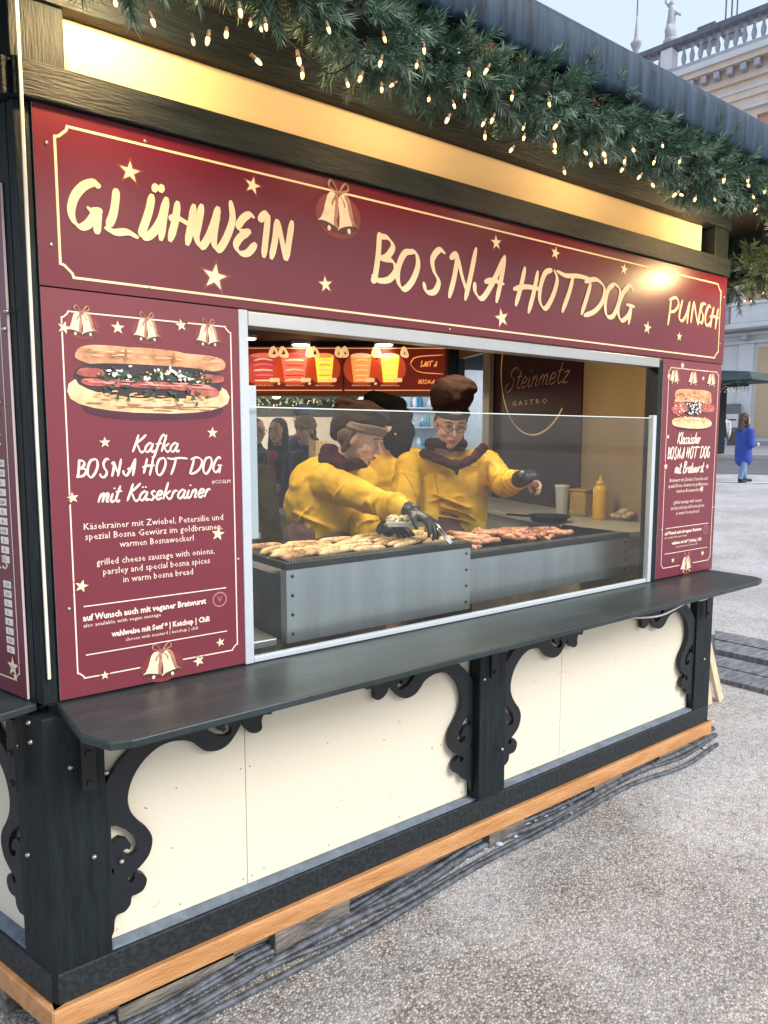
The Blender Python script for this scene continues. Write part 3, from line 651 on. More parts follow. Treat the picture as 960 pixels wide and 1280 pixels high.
def menu(name, u0, u1, label, kind):
    fr = FRONT; s = sign(name, fr, (u0+u1)/2, .934, label); W = u1-u0; c = (u0+u1)/2; w_ = W-.07
    z0, z1 = (.938, 1.958)
    plate(fr, u0, u1, z0, z1, s, M_SIGNB)
    bo = .042 if kind == 0 else .038
    border(fr, u0+bo, u1-.022, z0+.045, z1-.05+(.014*kind), .0035, .016, N0, s, M_CREAM)
    cc = c+.012
    zt = 1.882
    for i, du in enumerate((-.345, -.03, .30)): bells(fr, cc+du*W, zt, .066 if kind == 0 else .070, N0+.0002, s, .85 if kind == 0 else .95)
    ks = dict(fr=fr, n=N0+.0004)
    if kind == 0:
        sandwich(fr, .299, 1.742, .43, .18, N0+.0004, s, 0)
        mb = MB(); brush(mb, 'Kafka', fr, .300, 1.562, .046, .0062, N0+.0006, width=.125); mb.build('lettering', M_CREAM, s)
        mb = MB(); brush(mb, 'BOSNA HOTDOG', fr, cc-.008, 1.500, .046, .0066, N0+.0006, width=.392); mb.build('lettering', M_CREAM, s)
        mb = MB(); brush(mb, 'mit K\u00e4sekrainer', fr, cc-.006, 1.435, .046, .0064, N0+.0006, width=.30); mb.build('lettering', M_CREAM, s)
        sans('#CCGLM', fr, u1-.062, 1.472, .014, N0+.0004, 'lettering', M_CREAM, s)
        for i, (tx, wd) in enumerate((('K\u00e4sekrainer mit Zwiebel, Petersilie und', .375), ('spezial Bosna Gew\u00fcrz im goldbraunen,', .37), ('warmen Bosnaweckerl', .20))):
            sans(tx, fr, cc-.005, 1.368-.026*i, .0245, N0+.0004, 'lettering', M_CREAM, s, width=wd)
        for i, (tx, wd) in enumerate((('grilled cheese sausage with onions,', .32), ('parsley and special bosna spices', .29), ('in warm bosna bread', .19))):
            sans(tx, fr, cc-.005, 1.274-.026*i, .0245, N0+.0004, 'lettering', M_CREAM, s, width=wd)
        zl = (1.170, 1.043)
        sans('auf Wunsch auch mit veganer Bratwurst', fr, u0+.062, 1.134, .023, N0+.0004, 'lettering', M_CREAM, s, 'LEFT', .33, .0008)
        sans('also available with vegan sausage', fr, u0+.062, 1.117, .014, N0+.0004, 'lettering', M_CREAM, s, 'LEFT', .20)
        sans('wahlweise mit Senf * | Ketchup | Chili', fr, cc-.0, 1.082, .021, N0+.0004, 'lettering', M_CREAM, s, 'CENTER', .27, .0008)
        sans('choose with mustard | ketchup | chili', fr, cc-.0, 1.064, .013, N0+.0004, 'lettering', M_CREAM, s, 'CENTER', .20)
        spots = ((90, 622), (130, 553), (264, 541), (271, 667), (101, 732), (274, 802), (247, 825), (130, 843), (79, 410), (146, 410), (225, 407))
    else:
        sandwich(fr, 2.893, 1.735, .38, .19, N0+.0004, s, 1)
        mb = MB(); brush(mb, 'Klassischer', fr, 2.868, 1.572, .054, .0080, N0+.0006, width=.20); mb.build('lettering', M_CREAM, s)
        mb = MB(); brush(mb, 'BOSNA HOTDOG', fr, 2.880, 1.500, .056, .0085, N0+.0006, width=.37); mb.build('lettering', M_CREAM, s)
        x = MB(); GLY['Q'] = GLY['Bw']; brush(x, 'mit Qratwurst', fr, 2.882, 1.432, .054, .0080, N0+.0006, width=.25); x.build('lettering', M_CREAM, s)
        for i, (tx, wd) in enumerate((('Bratwurst mit Zwiebel, Petersilie und', .33), ('spezial Bosna Gew\u00fcrz im goldbraunen,', .35), ('warmen Bosnaweckerl', .21), ('', 0), ('grilled sausage with onions,', .25), ('parsley and special bosna spices', .29), ('in warm bosna bread', .2))):
            if tx: sans(tx, fr, 2.886, 1.392-.0265*i, .0245, N0+.0004, 'lettering', M_CREAM, s, width=wd)
        zl = (1.172, 1.050)
        sans('auf Wunsch auch mit veganer Bratwurst', fr, u0+.06, 1.142, .023, N0+.0004, 'lettering', M_CREAM, s, 'LEFT', .32, .0008)
        sans('also available with vegan sausage', fr, u0+.06, 1.124, .014, N0+.0004, 'lettering', M_CREAM, s, 'LEFT', .19)
        sans('wahlweise mit Senf * | Ketchup | Chili', fr, 2.89, 1.092, .021, N0+.0004, 'lettering', M_CREAM, s, 'CENTER', .26, .0008)
        sans('choose with mustard | ketchup | chili', fr, 2.89, 1.074, .013, N0+.0004, 'lettering', M_CREAM, s, 'CENTER', .19)
        spots = ((833, 546), (830, 583), (882, 583), (875, 611), (839, 700), (876, 691), (851, 457), (877, 473), (834, 470))
    mb = MB()
    for zz in zl: fr.box(mb, u0+.065, u1-.055, N0, N0+.0006, zz, zz+.0028)
    mb.build('rule_line', M_CREAM, s)
    q0 = u1-.075
    mb = MB(); P = [(q0+.022*math.cos(a), zl[0]-.03+.022*math.sin(a)) for a in np.linspace(0, 2*math.pi, 18)[:-1]]; poly(mb, fr, N0, P, 0)
    P = [(q0+.018*math.cos(a), zl[0]-.03+.018*math.sin(a)) for a in np.linspace(0, 2*math.pi, 18)[:-1]]; poly(mb, fr, N0+.0003, P, 1); mb.build('round_emblem', [mat('emblem', (.45, .2, .2), .4), M_SIGNB], s)
    sans('V', fr, q0, zl[0]-.038, .026, N0+.0005, 'lettering', mat('emblem', (.45, .2, .2), .4), s)
    bells(fr, cc-.005+.0*kind, .988, .088, N0+.001, s, .95)
    for px, py in spots:
        q = onY(px, py); star(fr, q.x, q.z, rng.uniform(.012, .020), N0, s, rng.uniform(-.3, .3))
    for du, z in ((.02, 1.12), (-.02, 1.20)):
        mb = MB(); uu = (u0+.03) if du > 0 else u1-.016; mb.ell((uu, -.009, z+.05), (.005, .003, .005), None, 8, 5); mb.build('screw', M_SCREW, s, smooth=True)
menu('menu_board', .038, .546, 'maroon menu board titled Kafka Bosna Hotdog, left of the serving window', 0)
menu('menu_board', 2.638, 3.134, 'maroon menu board with a short sandwich picture, right end of the stall front', 1)
# drinks board on the left side wall
fr = FR[4]; dr = sign('drinks_board', fr, 2.75, .934, 'maroon drinks price list with white price boxes on the left side wall')
plate(fr, 2.36, S5-.062, .936, 2.20, dr, M_SIGNB)
border(fr, 2.40, S5-.092, .975, 2.16, .004, .02, N0, dr, M_CREAM)
for t_, z in (('DRINKS', 1.575), ('DRINKS', 1.265)): sans(t_, fr, S5-.118, z, .055, N0+.0004, 'lettering', M_CREAM, dr, 'RIGHT', .26)
M_PB = mat('price_box', (.85, .8, .72), .5, var=.03)
prices = ['4,50', '4,50', '5,-', '5,-', '3,80', '4,-', '4,-', '4,50', '5,-', '4,-', '3,-', '3,50', '3,50', '3,-', '3,-', '4,-', '3,-', '3,50', '4,-']
for i, tx in enumerate(prices):
    z = 1.545-.0245*i if i < 11 else 1.235-.0245*(i-11)
    fbox(fr, 'price_box', M_PB, dr, S5-.150, S5-.113, N0-.0002, N0+.0004, z-.018, z, 0)
    sans(tx, fr, S5-.1315, z-.014, .014, N0+.0008, 'lettering', M_BLACK, dr)
for u, z, r in ((S5-.125, 1.01, .028), (S5-.115, .985, .014), (S5-.14, 1.68, .03)): star(fr, u, z, r, N0, dr)
sans('2,-', fr, S5-.125, 1.004, .014, N0+.0008, 'lettering', M_BLACK, dr)
# inner sign on the right wall
fr = FR[1]
class Inner:   # the same wall seen from inside: u runs the other way
    def __init__(s, f): s.f = f; s.N = -f.N
    def p(s, u, n, z): return s.f.p(u, -.0555-n, z)
    box = Frame.box
IN1 = Inner(FR[1])
st = empty('wall_sign', IN1.p(1.7, 0, 1.0), 'dark maroon interior wall sign with a thin gold ring, right of the man', 'sign')
M_DSIGN = mat('dark_maroon', (.032, .005, .009), .6, spec=.15, var=.1)
mb = MB(); IN1.box(mb, 1.10, 2.33, 0, .012, .98, 2.4); mb.build('sign_board', M_DSIGN, st)
M_RING = mat('gold_ring', (.75, .45, .14), .35, .3, var=.2)
class InU:
    def __init__(s, f, u0): s.f = f; s.u0 = u0; s.N = -f.N
    def p(s, u, n, z): return s.f.p(s.u0-u, -.0675-n, z)
IU = InU(FR[1], 1.70)
mb = MB(); pen(mb, [(.50*math.cos(a), 2.12+.50*math.sin(a)) for a in np.linspace(R(60), R(320), 30)], .016, IU, .001, 0, 0, .3); mb.build('ring', M_RING, st)
mb = MB(); g0 = 'Sw'
GLY['\u00a7'] = GLY['Sw']
brush(mb, '\u00a7teinmetz', IU, .02, 1.965, .15, .009, .002, width=.86, thin=.3); mb.build('lettering', mat('sign_script', (.45, .24, .16), .4), st)
cu = 'G A S T R O'; sans(cu, IU, -.06, 1.84, .05, .002, 'lettering', mat('sign_script', (.45, .24, .16), .4), st, 'CENTER', .50)
# ------------------------------------------------------------------ pine garlands with fairy lights
M_NEED = mat('fir_needles', (.060, .130, .085), .6, var=.4, scale=9, c2=(.15, .26, .18), spec=.3)
M_NEEDL = mat('fir_needles_tip', (.19, .29, .21), .6, var=.4, scale=9, c2=(.36, .48, .37), spec=.3)
M_NCORE = mat('fir_twigs', (.012, .020, .015), .8, var=.4)
M_BULB = glow('bulb_glow', (1.0, .58, .20), 1.9)
M_SOCK = mat('bulb_socket', (.30, .17, .07), .25, var=.2)
def make_garland(name, label, pts, rad, dens, seed, nlights, droop=.9, needles=46, cover=None):
    """foliage built of needle sprays round a hanging line"""
    g = np.random.default_rng(seed)
    P = np.array([tuple(p) for p in pts]); seg = np.diff(P, axis=0); ln = np.linalg.norm(seg, axis=1); cl = np.concatenate([[0], np.cumsum(ln)]); T = cl[-1]
    def at(t): 
        i = np.clip(np.searchsorted(cl, t)-1, 0, len(seg)-1); return P[i]+seg[i]*((t-cl[i])/ln[i])[..., None], seg[i]/ln[i][..., None]
    root = empty(name, P[0], label, 'garland')
    n = int(T*dens); t = g.uniform(0, T, n); base, ax = at(t)
    up = np.array([0, 0, 1.]); side = np.cross(ax, up); side /= np.linalg.norm(side, axis=1)[:, None]
    ph = g.uniform(0, 2*np.pi, n); rr = rad*(.2+.8*np.sqrt(g.uniform(0, 1, n)))
    lump = 1+.18*np.sin(t*9+seed)+.12*np.sin(t*23)
    rr = rr*lump
    rdir = side*np.cos(ph)[:, None]+up*np.sin(ph)[:, None]
    org = base+rdir*(rr*.45)[:, None]
    tw = rdir*.8+ax*g.normal(0, .55, n)[:, None]+up*g.normal(-.12, .35, n)[:, None]+side*g.normal(0, .3, n)[:, None]
    tw /= np.linalg.norm(tw, axis=1)[:, None]; tl = g.uniform(.06, .105, n)*rad/.135*lump
    k = needles
    f = g.uniform(.0, 1.0, (n, k)); ang = g.uniform(0, 2*np.pi, (n, k))
    e1 = np.cross(tw, np.array([.3, .5, .81])); e1 /= np.linalg.norm(e1, axis=1)[:, None]; e2 = np.cross(tw, e1)
    o = org[:, None, :]+tw[:, None, :]*(tl[:, None]*f)[..., None]
    spread = g.uniform(.55, 1.0, (n, k))*(1.15-.5*f)
    d = tw[:, None, :]*.75+(e1[:, None, :]*np.cos(ang)[..., None]+e2[:, None, :]*np.sin(ang)[..., None])*spread[..., None]
    d /= np.linalg.norm(d, axis=2)[..., None]
    L = g.uniform(.026, .042, (n, k))*(rad/.135)**.5; Wd = .0014*(rad/.135)**.5
    sd_ = np.cross(d, g.normal(0, 1, (n, k, 3))); sd_ /= np.linalg.norm(sd_, axis=2)[..., None]
    a = o-sd_*Wd; b = o+sd_*Wd; m = o+d*(L*.6)[..., None]; c1 = m-sd_*Wd*.9; c2 = m+sd_*Wd*.9; tip = o+d*L[..., None]
    V_ = np.stack([a, b, c2, tip, c1], 2).reshape(-1, 3)-P[0]
    nn = n*k; idx = np.arange(nn*5).reshape(nn, 5)
    me = bpy.data.meshes.new('foliage'); me.vertices.add(nn*5); me.vertices.foreach_set('co', V_.ravel())
    me.loops.add(nn*5); me.loops.foreach_set('vertex_index', idx.ravel()); me.polygons.add(nn)
    me.polygons.foreach_set('loop_start', np.arange(0, nn*5, 5)); me.polygons.foreach_set('loop_total', np.full(nn, 5))
    me.materials.append(M_NEED); me.materials.append(M_NEEDL)
    me.polygons.foreach_set('material_index', (np.repeat(g.uniform(0, 1, n) < .32, k)).astype(int)); me.update(); me.validate()
    fo = link('foliage', me, root); fo['kind'] = 'stuff'
    mb = MB()
    for q in range(0, n, 1):
        mb.tube([org[q]-rdir[q]*rr[q]*.4, org[q]+tw[q]*tl[q]*.8], [.002, .0008], 3, caps=False)
    mb.tube([tuple(p) for p in P], rad*.30, 8); tg = mb.build('twigs', M_NCORE, root); tg['kind'] = 'stuff'
    tt = np.arange(0, T, .05); bb, aa = at(tt); mb = MB()
    sdd = np.cross(aa, up); sdd /= np.linalg.norm(sdd, axis=1)[:, None]; w1 = tt*11+g.normal(0, .5, len(tt))
    mb.tube(catmull([tuple(q) for q in bb+(sdd*np.cos(w1)[:, None]+up*(np.sin(w1)-.25)[:, None])*rad*g.uniform(.75, 1.1, len(tt))[:, None]], 3), .0022*(rad/.13), 5); mb.build('light_cable', M_NCORE, root, smooth=True)
    bm_ = MB(); bm_.lathe((0, 0, 0), [(.0030, .020), (.0042, .004), (.0038, 0)], 8, 1); bm_.lathe((0, 0, 0), [(.0036, 0), (.0044, -.006), (.0034, -.017), (.0008, -.022)], 8, 0)
    pr = None
    spots = nlights if isinstance(nlights, list) else []
    if not spots:
        tt = g.uniform(0.02*T, .98*T, nlights); bb, aa = at(tt)
        for i in range(nlights):
            s_ = np.cross(aa[i], up); s_ /= np.linalg.norm(s_); p2 = g.uniform(-2.7, -.2)
            spots.append(bb[i]+(s_*math.cos(p2)*g.choice([-1, 1])*-1+up*math.sin(p2))*rad*g.uniform(.8, 1.08))
    for p_ in spots:
        if pr is None: pr = bm_.build('fairy_light', [M_BULB, M_SOCK], None, smooth=True); o_ = pr; pr.parent = root
        else: o_ = pr.copy(); col.objects.link(o_); o_.parent = root
        o_.location = Vector(p_)-Vector(P[0]); o_.rotation_euler = (g.normal(0, .35), g.normal(0, .35), g.uniform(0, 6)); s = g.uniform(.62, .95)*(rad/.135)**.4; o_.scale = (s*1.2, s*1.2, s*.78)
    return root
gp = []
for i in range(30):
    X = -1.0+i*.16
    gp.append((X, -.465+.012*math.sin(i*1.3), 2.545+.020*math.sin(i*.9)+.010*math.sin(i*2.3)))
gl_pix = [(190,26),(144,4),(241,51),(260,49),(313,30),(326,37),(332,32),(320,76),(373,74),(378,93),(434,105),(451,98),(480,48),(476,78),(477,111),(492,107),(521,82),(530,62),(536,125),(567,132),(581,119),(586,92),(609,88),(605,155),(606,171),(616,150),(640,121),(655,160),(655,173),(686,130),(693,181),(692,189),(696,158),(731,192),(738,206),(754,193),(757,202),(779,212),(791,188),(781,202),(800,222),(828,183),(818,203),(850,202),(845,244),(850,245),(869,250),(893,250),(935,233),(941,247),(956,240),(945,262),(935,226),(300,14),(283,43),(410,36),(560,150),(640,188),(705,215),(815,232),(905,225)]
fl = []
for px, py in gl_pix:
    q = onY(px, py-2, -.465+rng.uniform(-.135, -.10)); fl.append((q.x, q.y, q.z))
make_garland('garland', 'thick fir garland with warm fairy lights hanging under the front edge of the stall roof', gp, .112, 430, 5, fl, needles=60)
fr = FR[1]; g2 = [tuple(fr.p(-.25+i*.2, .465, 2.50+.015*math.sin(i*1.1))) for i in range(20)]
make_garland('garland', 'darker fir garland under the roof edge on the far right side of the stall', g2, .14, 330, 9, 46, needles=50)
# warm lamps under the eave, lighting the upper panels
M_LAMP = glow('lamp_glow', (1, .78, .45), 8); M_SPOT = glow('spot_glow', (1, .86, .62), 6)
for x in (.16, 1.05, 1.95, 2.86):
    LN = {.16: -.20, 1.05: -.31, 1.95: -.31, 2.86: -.22}[x]
    lm = empty('eave_lamp', (x, LN, 2.722), 'small round warm lamp under the eave, ' + {.16: 'above the left end of the banner', 1.05: 'above the printed bell pair of the banner', 1.95: 'above the word HOTDOG', 2.86: 'above the word PUNSCH'}[x], 'lamp')
    mb = MB(); mb.lathe((x, LN, 2.665), [(.038, .0), (.045, .01), (.045, .045), (.02, .056)], 16); mb.build('housing', M_BLACK, lm, smooth=False)
    mb = MB(); mb.lathe((x, LN, 2.660), [(.034, .0), (.036, .004)], 16); mb.build('lens', M_LAMP, lm)
    ld = bpy.data.lights.new('eave_lamp_light', 'POINT'); ld.energy = {.16: 12, 1.05: 3.4, 1.95: 3.2, 2.86: 3.6}[x]; ld.color = (1, .68, .33); ld.shadow_soft_size = .035
    lo = bpy.data.objects.new('eave_lamp_light', ld); col.objects.link(lo); lo.parent = lm; lo.location = (0, 0, -.085)
hl = V(3.09, -.34, 2.50); lm = empty('hanging_lamp', hl, 'small warm lamp on a short stem under the right end of the eave', 'lamp')
MB().tube([hl+V(0, 0, .035), hl+V(0, 0, .222)], .006, 6).build('stem', M_BLACK, lm)
mb = MB(); mb.lathe(hl, [(.040, -.01), (.034, .02), (.012, .04)], 16); mb.build('lamp_shade', M_BLACK, lm)
mb = MB(); mb.ell(hl+V(0, 0, -.016), (.026, .026, .022), None, 14, 8); mb.build('bulb', M_LAMP, lm, smooth=True)
ld = bpy.data.lights.new('hanging_lamp_light', 'POINT'); ld.energy = 7; ld.color = (1, .66, .30); ld.shadow_soft_size = .04
lo = bpy.data.objects.new('hanging_lamp_light', ld); col.objects.link(lo); lo.parent = lm; lo.location = (0, 0, -.075)
# ------------------------------------------------------------------ inside: ceiling spots and lit menu boards
def spot(px, py, i, e=2):
    q = onZ(px, py, 2.44); wh = ('left', 'middle', 'right')[i]
    s = empty('ceiling_spot', q, 'round white ceiling spot, %s of the three in front of the lit menu boards' % wh, 'ceiling light')
    mb = MB(); mb.lathe((q.x, q.y, 2.425), [(.085, 0), (.09, .01), (.09, .028)], 20); mb.build('housing', M_WHITEAL, s)
    mb = MB(); mb.lathe((q.x, q.y, 2.420), [(.075, 0), (.078, .004)], 20); mb.build('diffuser', M_SPOT, s)
    ld = bpy.data.lights.new('spot_light', 'SPOT'); ld.energy = e; ld.color = (1, .80, .55); ld.spot_size = R(150); ld.shadow_soft_size = .08
    lo = bpy.data.objects.new('spot_light', ld); col.objects.link(lo); lo.parent = s; lo.location = (0, 0, -.04)
for i, (px, py) in enumerate(((308, 421), (376, 429), (480, 429))): spot(px, py, i)
for i, (x, y) in enumerate(((.95, .75), (2.15, .72))):   # work lamps over the grill
    s = empty('work_lamp', (x, y, 2.45), 'flat work lamp on the stall ceiling over the %s grill' % ('left', 'right')[i], 'ceiling light')
    mb = MB(); mb.box(x-.2, x+.2, y-.06, y+.06, 2.40, 2.45); mb.build('housing', M_WHITEAL, s, .004)
    mb = MB(); mb.box(x-.19, x+.19, y-.05, y+.05, 2.394, 2.3995); mb.build('diffuser', M_SPOT, s)
    ld = bpy.data.lights.new('work_light', 'AREA'); ld.shape = 'RECTANGLE'; ld.size = .4; ld.size_y = .12; ld.energy = 9; ld.color = (1, .80, .52)
    lo = bpy.data.objects.new('work_light', ld); col.objects.link(lo); lo.parent = s; lo.location = (0, 0, -.07)
# lit menu boards hang inside above the back opening
class Back:
    def __init__(s, f, n0): s.f = f; s.n0 = n0; s.N = -f.N
    def p(s, u, n, z): return s.f.p(s.f.len-u, -s.n0-n, z)
    box = Frame.box
BK = Back(FR[2], .062)
M_BB = glow('backlit_maroon', (.16, .012, .006), .30)
def em(name, c, s): return glow(name, c, s)
E_PINK, E_PINKD, E_YEL, E_OR, E_WH, E_RED = em('backlit_pink', (.85, .16, .10), .38), em('backlit_rose', (.6, .05, .06), .3), em('backlit_yellow', (1, .62, .05), .6), em('backlit_orange', (1, .32, .07), .42), em('backlit_cream', (1, .62, .28), .36), em('backlit_red', (.60, .07, .02), .28)
def cup(fr, mb, u, z, w_, h, ma, mb2, seed):
    g = np.random.default_rng(seed)
    hal = [(u+w_*.85*math.cos(a), z+h*.62*math.sin(a)) for a in np.linspace(0, 2*math.pi, 18)[:-1]]; poly(mb, fr, .0132, hal, 5)
    poly(mb, fr, .0135, [(u-w_*.5, z+h*.5), (u+w_*.5, z+h*.5), (u+w_*.36, z-h*.5), (u-w_*.36, z-h*.5)], ma)
    poly(mb, fr, .0138, [(u+w_*.5*math.cos(a), z+h*.5+h*.09*math.sin(a)) for a in np.linspace(0, 2*math.pi, 14)[:-1]], mb2)
    for i in range(5): pen(mb, [(u-w_*.38+g.uniform(0, .02), z+h*(.32-.19*i)), (u+w_*.0, z+h*(.35-.19*i+g.uniform(-.03, .03))), (u+w_*.36, z+h*(.32-.19*i))], h*.07, fr, .0142, i, mb2 if i % 2 else 4)
    for i in range(4): poly(mb, fr, .0146+i*.0002, [(u+w_*(.3+.08*i)+.02*math.cos(a), z-h*.42+.02*math.sin(a)) for a in np.linspace(0, 2*math.pi, 8)[:-1]], 4)
    for sg in (-1, 1): pen(mb, [(u+sg*w_*.6, z+h*.5), (u+sg*w_*.75, z+h*.8), (u+sg*w_*.9, z+h*.5), (u+sg*w_*.6, z+h*.5)], h*.16, fr, .015, 1, 4)
def lit(u0, u1, cups, label):
    s = empty('lit_menu_board', BK.p((u0+u1)/2, 0, 2.02), label, 'lit sign')
    mb = MB(); BK.box(mb, u0, u1, 0, .012, 2.0, 2.41); mb.build('sign_board', M_BB, s)
    mb = MB(); BK.box(mb, u0, u1, .012, .0135, 2.022, 2.028); BK.box(mb, u0, u1, .012, .0135, 2.395, 2.40); mb.build('border_line', E_WH, s)
    for u, w_, ma, m2, sd in cups:
        mb = MB(); cup(BK, mb, u, 2.215, w_, .235, ma, m2, sd); mb.build('drink_picture', [E_PINK, E_PINKD, E_YEL, E_OR, E_WH, E_RED], s)
        sans('Glühwein mit Schuss', BK, u, 2.062, .022, .0132, 'lettering', E_WH, s, 'CENTER', .17)
    for i in range(len(cups)-1):
        u = (cups[i][0]+cups[i+1][0])/2; star(BK, u, 2.085, .02, .0136, s, .2, E_WH)
    return s
# on the back wall u grows to the right as seen from the customers' window
lit(1.15, 2.09, ((1.38, .24, 1, 0, 1), (1.66, .24, 0, 1, 2), (1.93, .17, 2, 3, 3)), 'backlit red menu board with pink and yellow drink cups, left of two inside')
sB = lit(2.11, 3.02, ((2.26, .19, 3, 4, 4), (2.52, .17, 2, 4, 5)), 'backlit red menu board with orange mug and yellow cup, right of two inside')
mb = MB(); pen(mb, [(2.70, 2.26), (2.76, 2.32), (3.0, 2.34)], .012, BK, .0136, 1); pen(mb, [(2.70, 2.26), (2.78, 2.19), (3.0, 2.17)], .012, BK, .0136, 2)
brush(mb, 'SANTA', BK, 2.87, 2.235, .05, .010, .0136, width=.15); brush(mb, 'BOSNA', BK, 2.85, 2.085, .035, .008, .0136, width=.15); mb.build('lettering', E_OR, sB)
# ------------------------------------------------------------------ grills and food
def grill(x0, x1, y0, y1, ztop, zf, label):
    g = empty('grill', ((x0+x1)/2, (y0+y1)/2, .933), label, 'grill')
    mb = MB(); mb.box(x0, x1, y0, y0+.004, zf, ztop-.02); mb.build('front_plate', M_STEEL, g, .001)
    mb = MB(); mb.box(x0+.006, x0+.012, y0+.006, y1, zf, ztop-.05); mb.box(x0+.012, x0+.06, y0+.3, y0+.32, zf+.06, zf+.16); mb.build('side_plate', M_STEELD, g, .001)
    mb = MB(); mb.box(x0, x0+.035, y0+.005, y0+.04, zf, ztop-.022); mb.build('corner_leg', M_STEEL, g, .002)
    mb = MB(); mb.box(x1-.012, x1-.006, y0+.006, y1, zf, ztop-.05); mb.build('side_plate', M_STEELD, g, .001)
    mb = MB(); mb.box(x0-.004, x1+.004, y0-.004, y0+.014, ztop-.024, ztop); mb.box(x0-.004, x0+.012, y0+.0145, y1, ztop-.024, ztop); mb.box(x1-.012, x1+.004, y0+.0145, y1, ztop-.024, ztop); mb.build('top_rim', M_BLACK, g, .003)
    mb = MB(); x = x0+.02
    while x < x1-.02: mb.box(x, x+.004, y0+.0142, y0+.045, ztop-.004, ztop+.004); x += .011
    mb.build('vent_strip', M_STEEL, g)
    mb = MB(); y = y0+.05
    mb.box(x0+.014, x1-.014, y0+.03, y1, ztop-.06, ztop-.05)
    while y < y1: mb.box(x0+.013, x1-.013, y, y+.006, ztop-.016, ztop-.010); y += .02
    mb.build('grate', M_BLACK, g)
    for z in np.linspace(zf+.03, ztop-.045, 4):
        for x in (x0+.022, x1-.022):
            mb = MB(); mb.ell((x, y0-.001, z), (.006, .004, .006), None, 8, 5); mb.build('bolt', M_BLACK, g, smooth=True)
    return g
grill(.745, 1.552, .10, .46, 1.200, .935, 'steel grill with bolted front plate and black rim, left one behind the glass')
grill(1.562, 2.66, .16, .56, 1.140, .935, 'lower steel grill heaped with reddish sausages, right one behind the glass')
M_SAU = mat('grilled_sausage', (.22, .07, .025), .35, var=.4, scale=38, c2=(.72, .40, .17), thr=(.36, .6), bump=.1); M_SAU2 = mat('pale_sausage', (.45, .18, .06), .35, var=.35, scale=38, c2=(.82, .54, .28), thr=(.34, .52)); M_SAU3 = mat('red_sausage', (.26, .05, .03), .3, var=.4, scale=34, c2=(.72, .34, .21), thr=(.35, .6))
def sausage_mesh(m, L=.185, r=.0120, bend=.012):
    mb = MB(); pts = []; rs = []
    for i in range(11):
        t = i/10*2-1; pts.append((t*L/2, bend*(1-t*t), 0)); rs.append(r*max(.25, (1-abs(t)**5)**.5))
    mb.tube(pts, rs, 8); o = mb.build('sausage', m, smooth=True); return o
def lay(proto, first, x, y, z, rz, sc, label, group, tilt=0):
    o = proto if first else proto.copy()
    if not first: col.objects.link(o)
    o.location = (x, y, z); o.rotation_euler = (tilt, rng.normal(0, .04), rz); o.scale = (sc, sc, sc)
    return tag(o, label, 'sausage', group)
sp = [sausage_mesh(M_SAU), sausage_mesh(M_SAU2), sausage_mesh(M_SAU3, .15, .013, .018)]
used = [True, True, True]
for iy in range(7):
    for ix in range(5):
        k = 1 if rng.random() < .55 else 0
        x = .835+ix*.148+rng.normal(0, .008)+.02*(iy % 2); y = .158+iy*.041
        lay(sp[k], used[k], x, y, 1.2045+rng.uniform(0, .006)+0, rng.normal(.08, .10), rng.uniform(.76, .92), ('browned' if k == 0 else 'pale')+' sausage on the left grill, %s row, %s from the left' % (('front', 'second', 'third', 'fourth', 'fifth', 'sixth', 'rear')[iy], ('first', 'second', 'third', 'fourth', 'fifth')[ix]), 'sausages on the left grill'); used[k] = False
for i in range(60):
    x = rng.uniform(1.62, 2.42); y = rng.uniform(.22, .52); h = max(0, .032*(1-((x-1.92)/.55)**2))*rng.uniform(0, 1)
    lay(sp[2], used[2], x, y, 1.143+h, rng.uniform(0, 3.14), rng.uniform(.85, 1.1), 'reddish sausage in the tangled heap on the right grill', 'sausages heaped on the right grill'); used[2] = False
# things on the right inner counter
M_CTOP = mat('worktop', (.42, .40, .36), .4, var=.15, scale=6); M_CFR = mat('counter_front', (.38, .35, .30), .5, var=.2, scale=5)
fr = FR[1]
ct = empty('side_counter', fr.p(1.3, -.3, .15), 'greyish counter along the right inner wall carrying the sauce bottle', 'counter')
fr.box(MB(), .15, 2.3, -.55, -.075, 1.09, 1.12).build('worktop', M_CTOP, ct, .004)
fr.box(MB(), .18, 2.28, -.53, -.10, .15, 1.089).build('cupboard', M_CFR, ct, .003)
def on_counter(px, py, z=1.121): return onZ(px, py, z)
q = on_counter(749, 649); mb = MB(); bz = q.z
M_MUST = mat('mustard_plastic', (.83, .48, .02), .35, var=.05); 
bt = empty('sauce_bottle', q, 'yellow squeeze bottle with a pointed nozzle on the right inner counter', 'bottle')
mb.lathe(q, [(.036, 0), (.040, .006), (.040, .17), (.034, .195), (.016, .207)], 20); mb.build('bottle_body', M_MUST, bt, smooth=True)
mb = MB(); mb.lathe(q, [(.024, .2), (.024, .222), (.012, .226), (.004, .262)], 16); mb.build('nozzle', M_MUST, bt, smooth=True)
q = on_counter(702, 643); mb = MB(); M_WPL = mat('white_plastic', (.75, .75, .76), .35, var=.06)
mb.lathe(q, [(.030, 0), (.034, .004), (.043, .17), (.046, .175), (.046, .185)], 20); tag(mb.build('cup', M_WPL, origin=q, smooth=True), 'tall white cup on the right inner counter, left of the yellow bottle', 'cup')
q = on_counter(722, 644)+FR[1].N*.06; tb = empty('tub', q, 'mustard coloured rectangular tub between the white cup and the yellow bottle', 'tub')
mb = MB(); mb.box(q.x-.09, q.x+.09, q.y-.06, q.y+.06, q.z, q.z+.15); mb.build('tub_body', mat('ochre_tub', (.50, .32, .08), .5, var=.2), tb, .01)
mb = MB(); mb.box(q.x-.095, q.x+.095, q.y-.065, q.y+.065, q.z+.151, q.z+.165); mb.build('lid', mat('ochre_tub', (.50, .32, .08), .5), tb, .004)
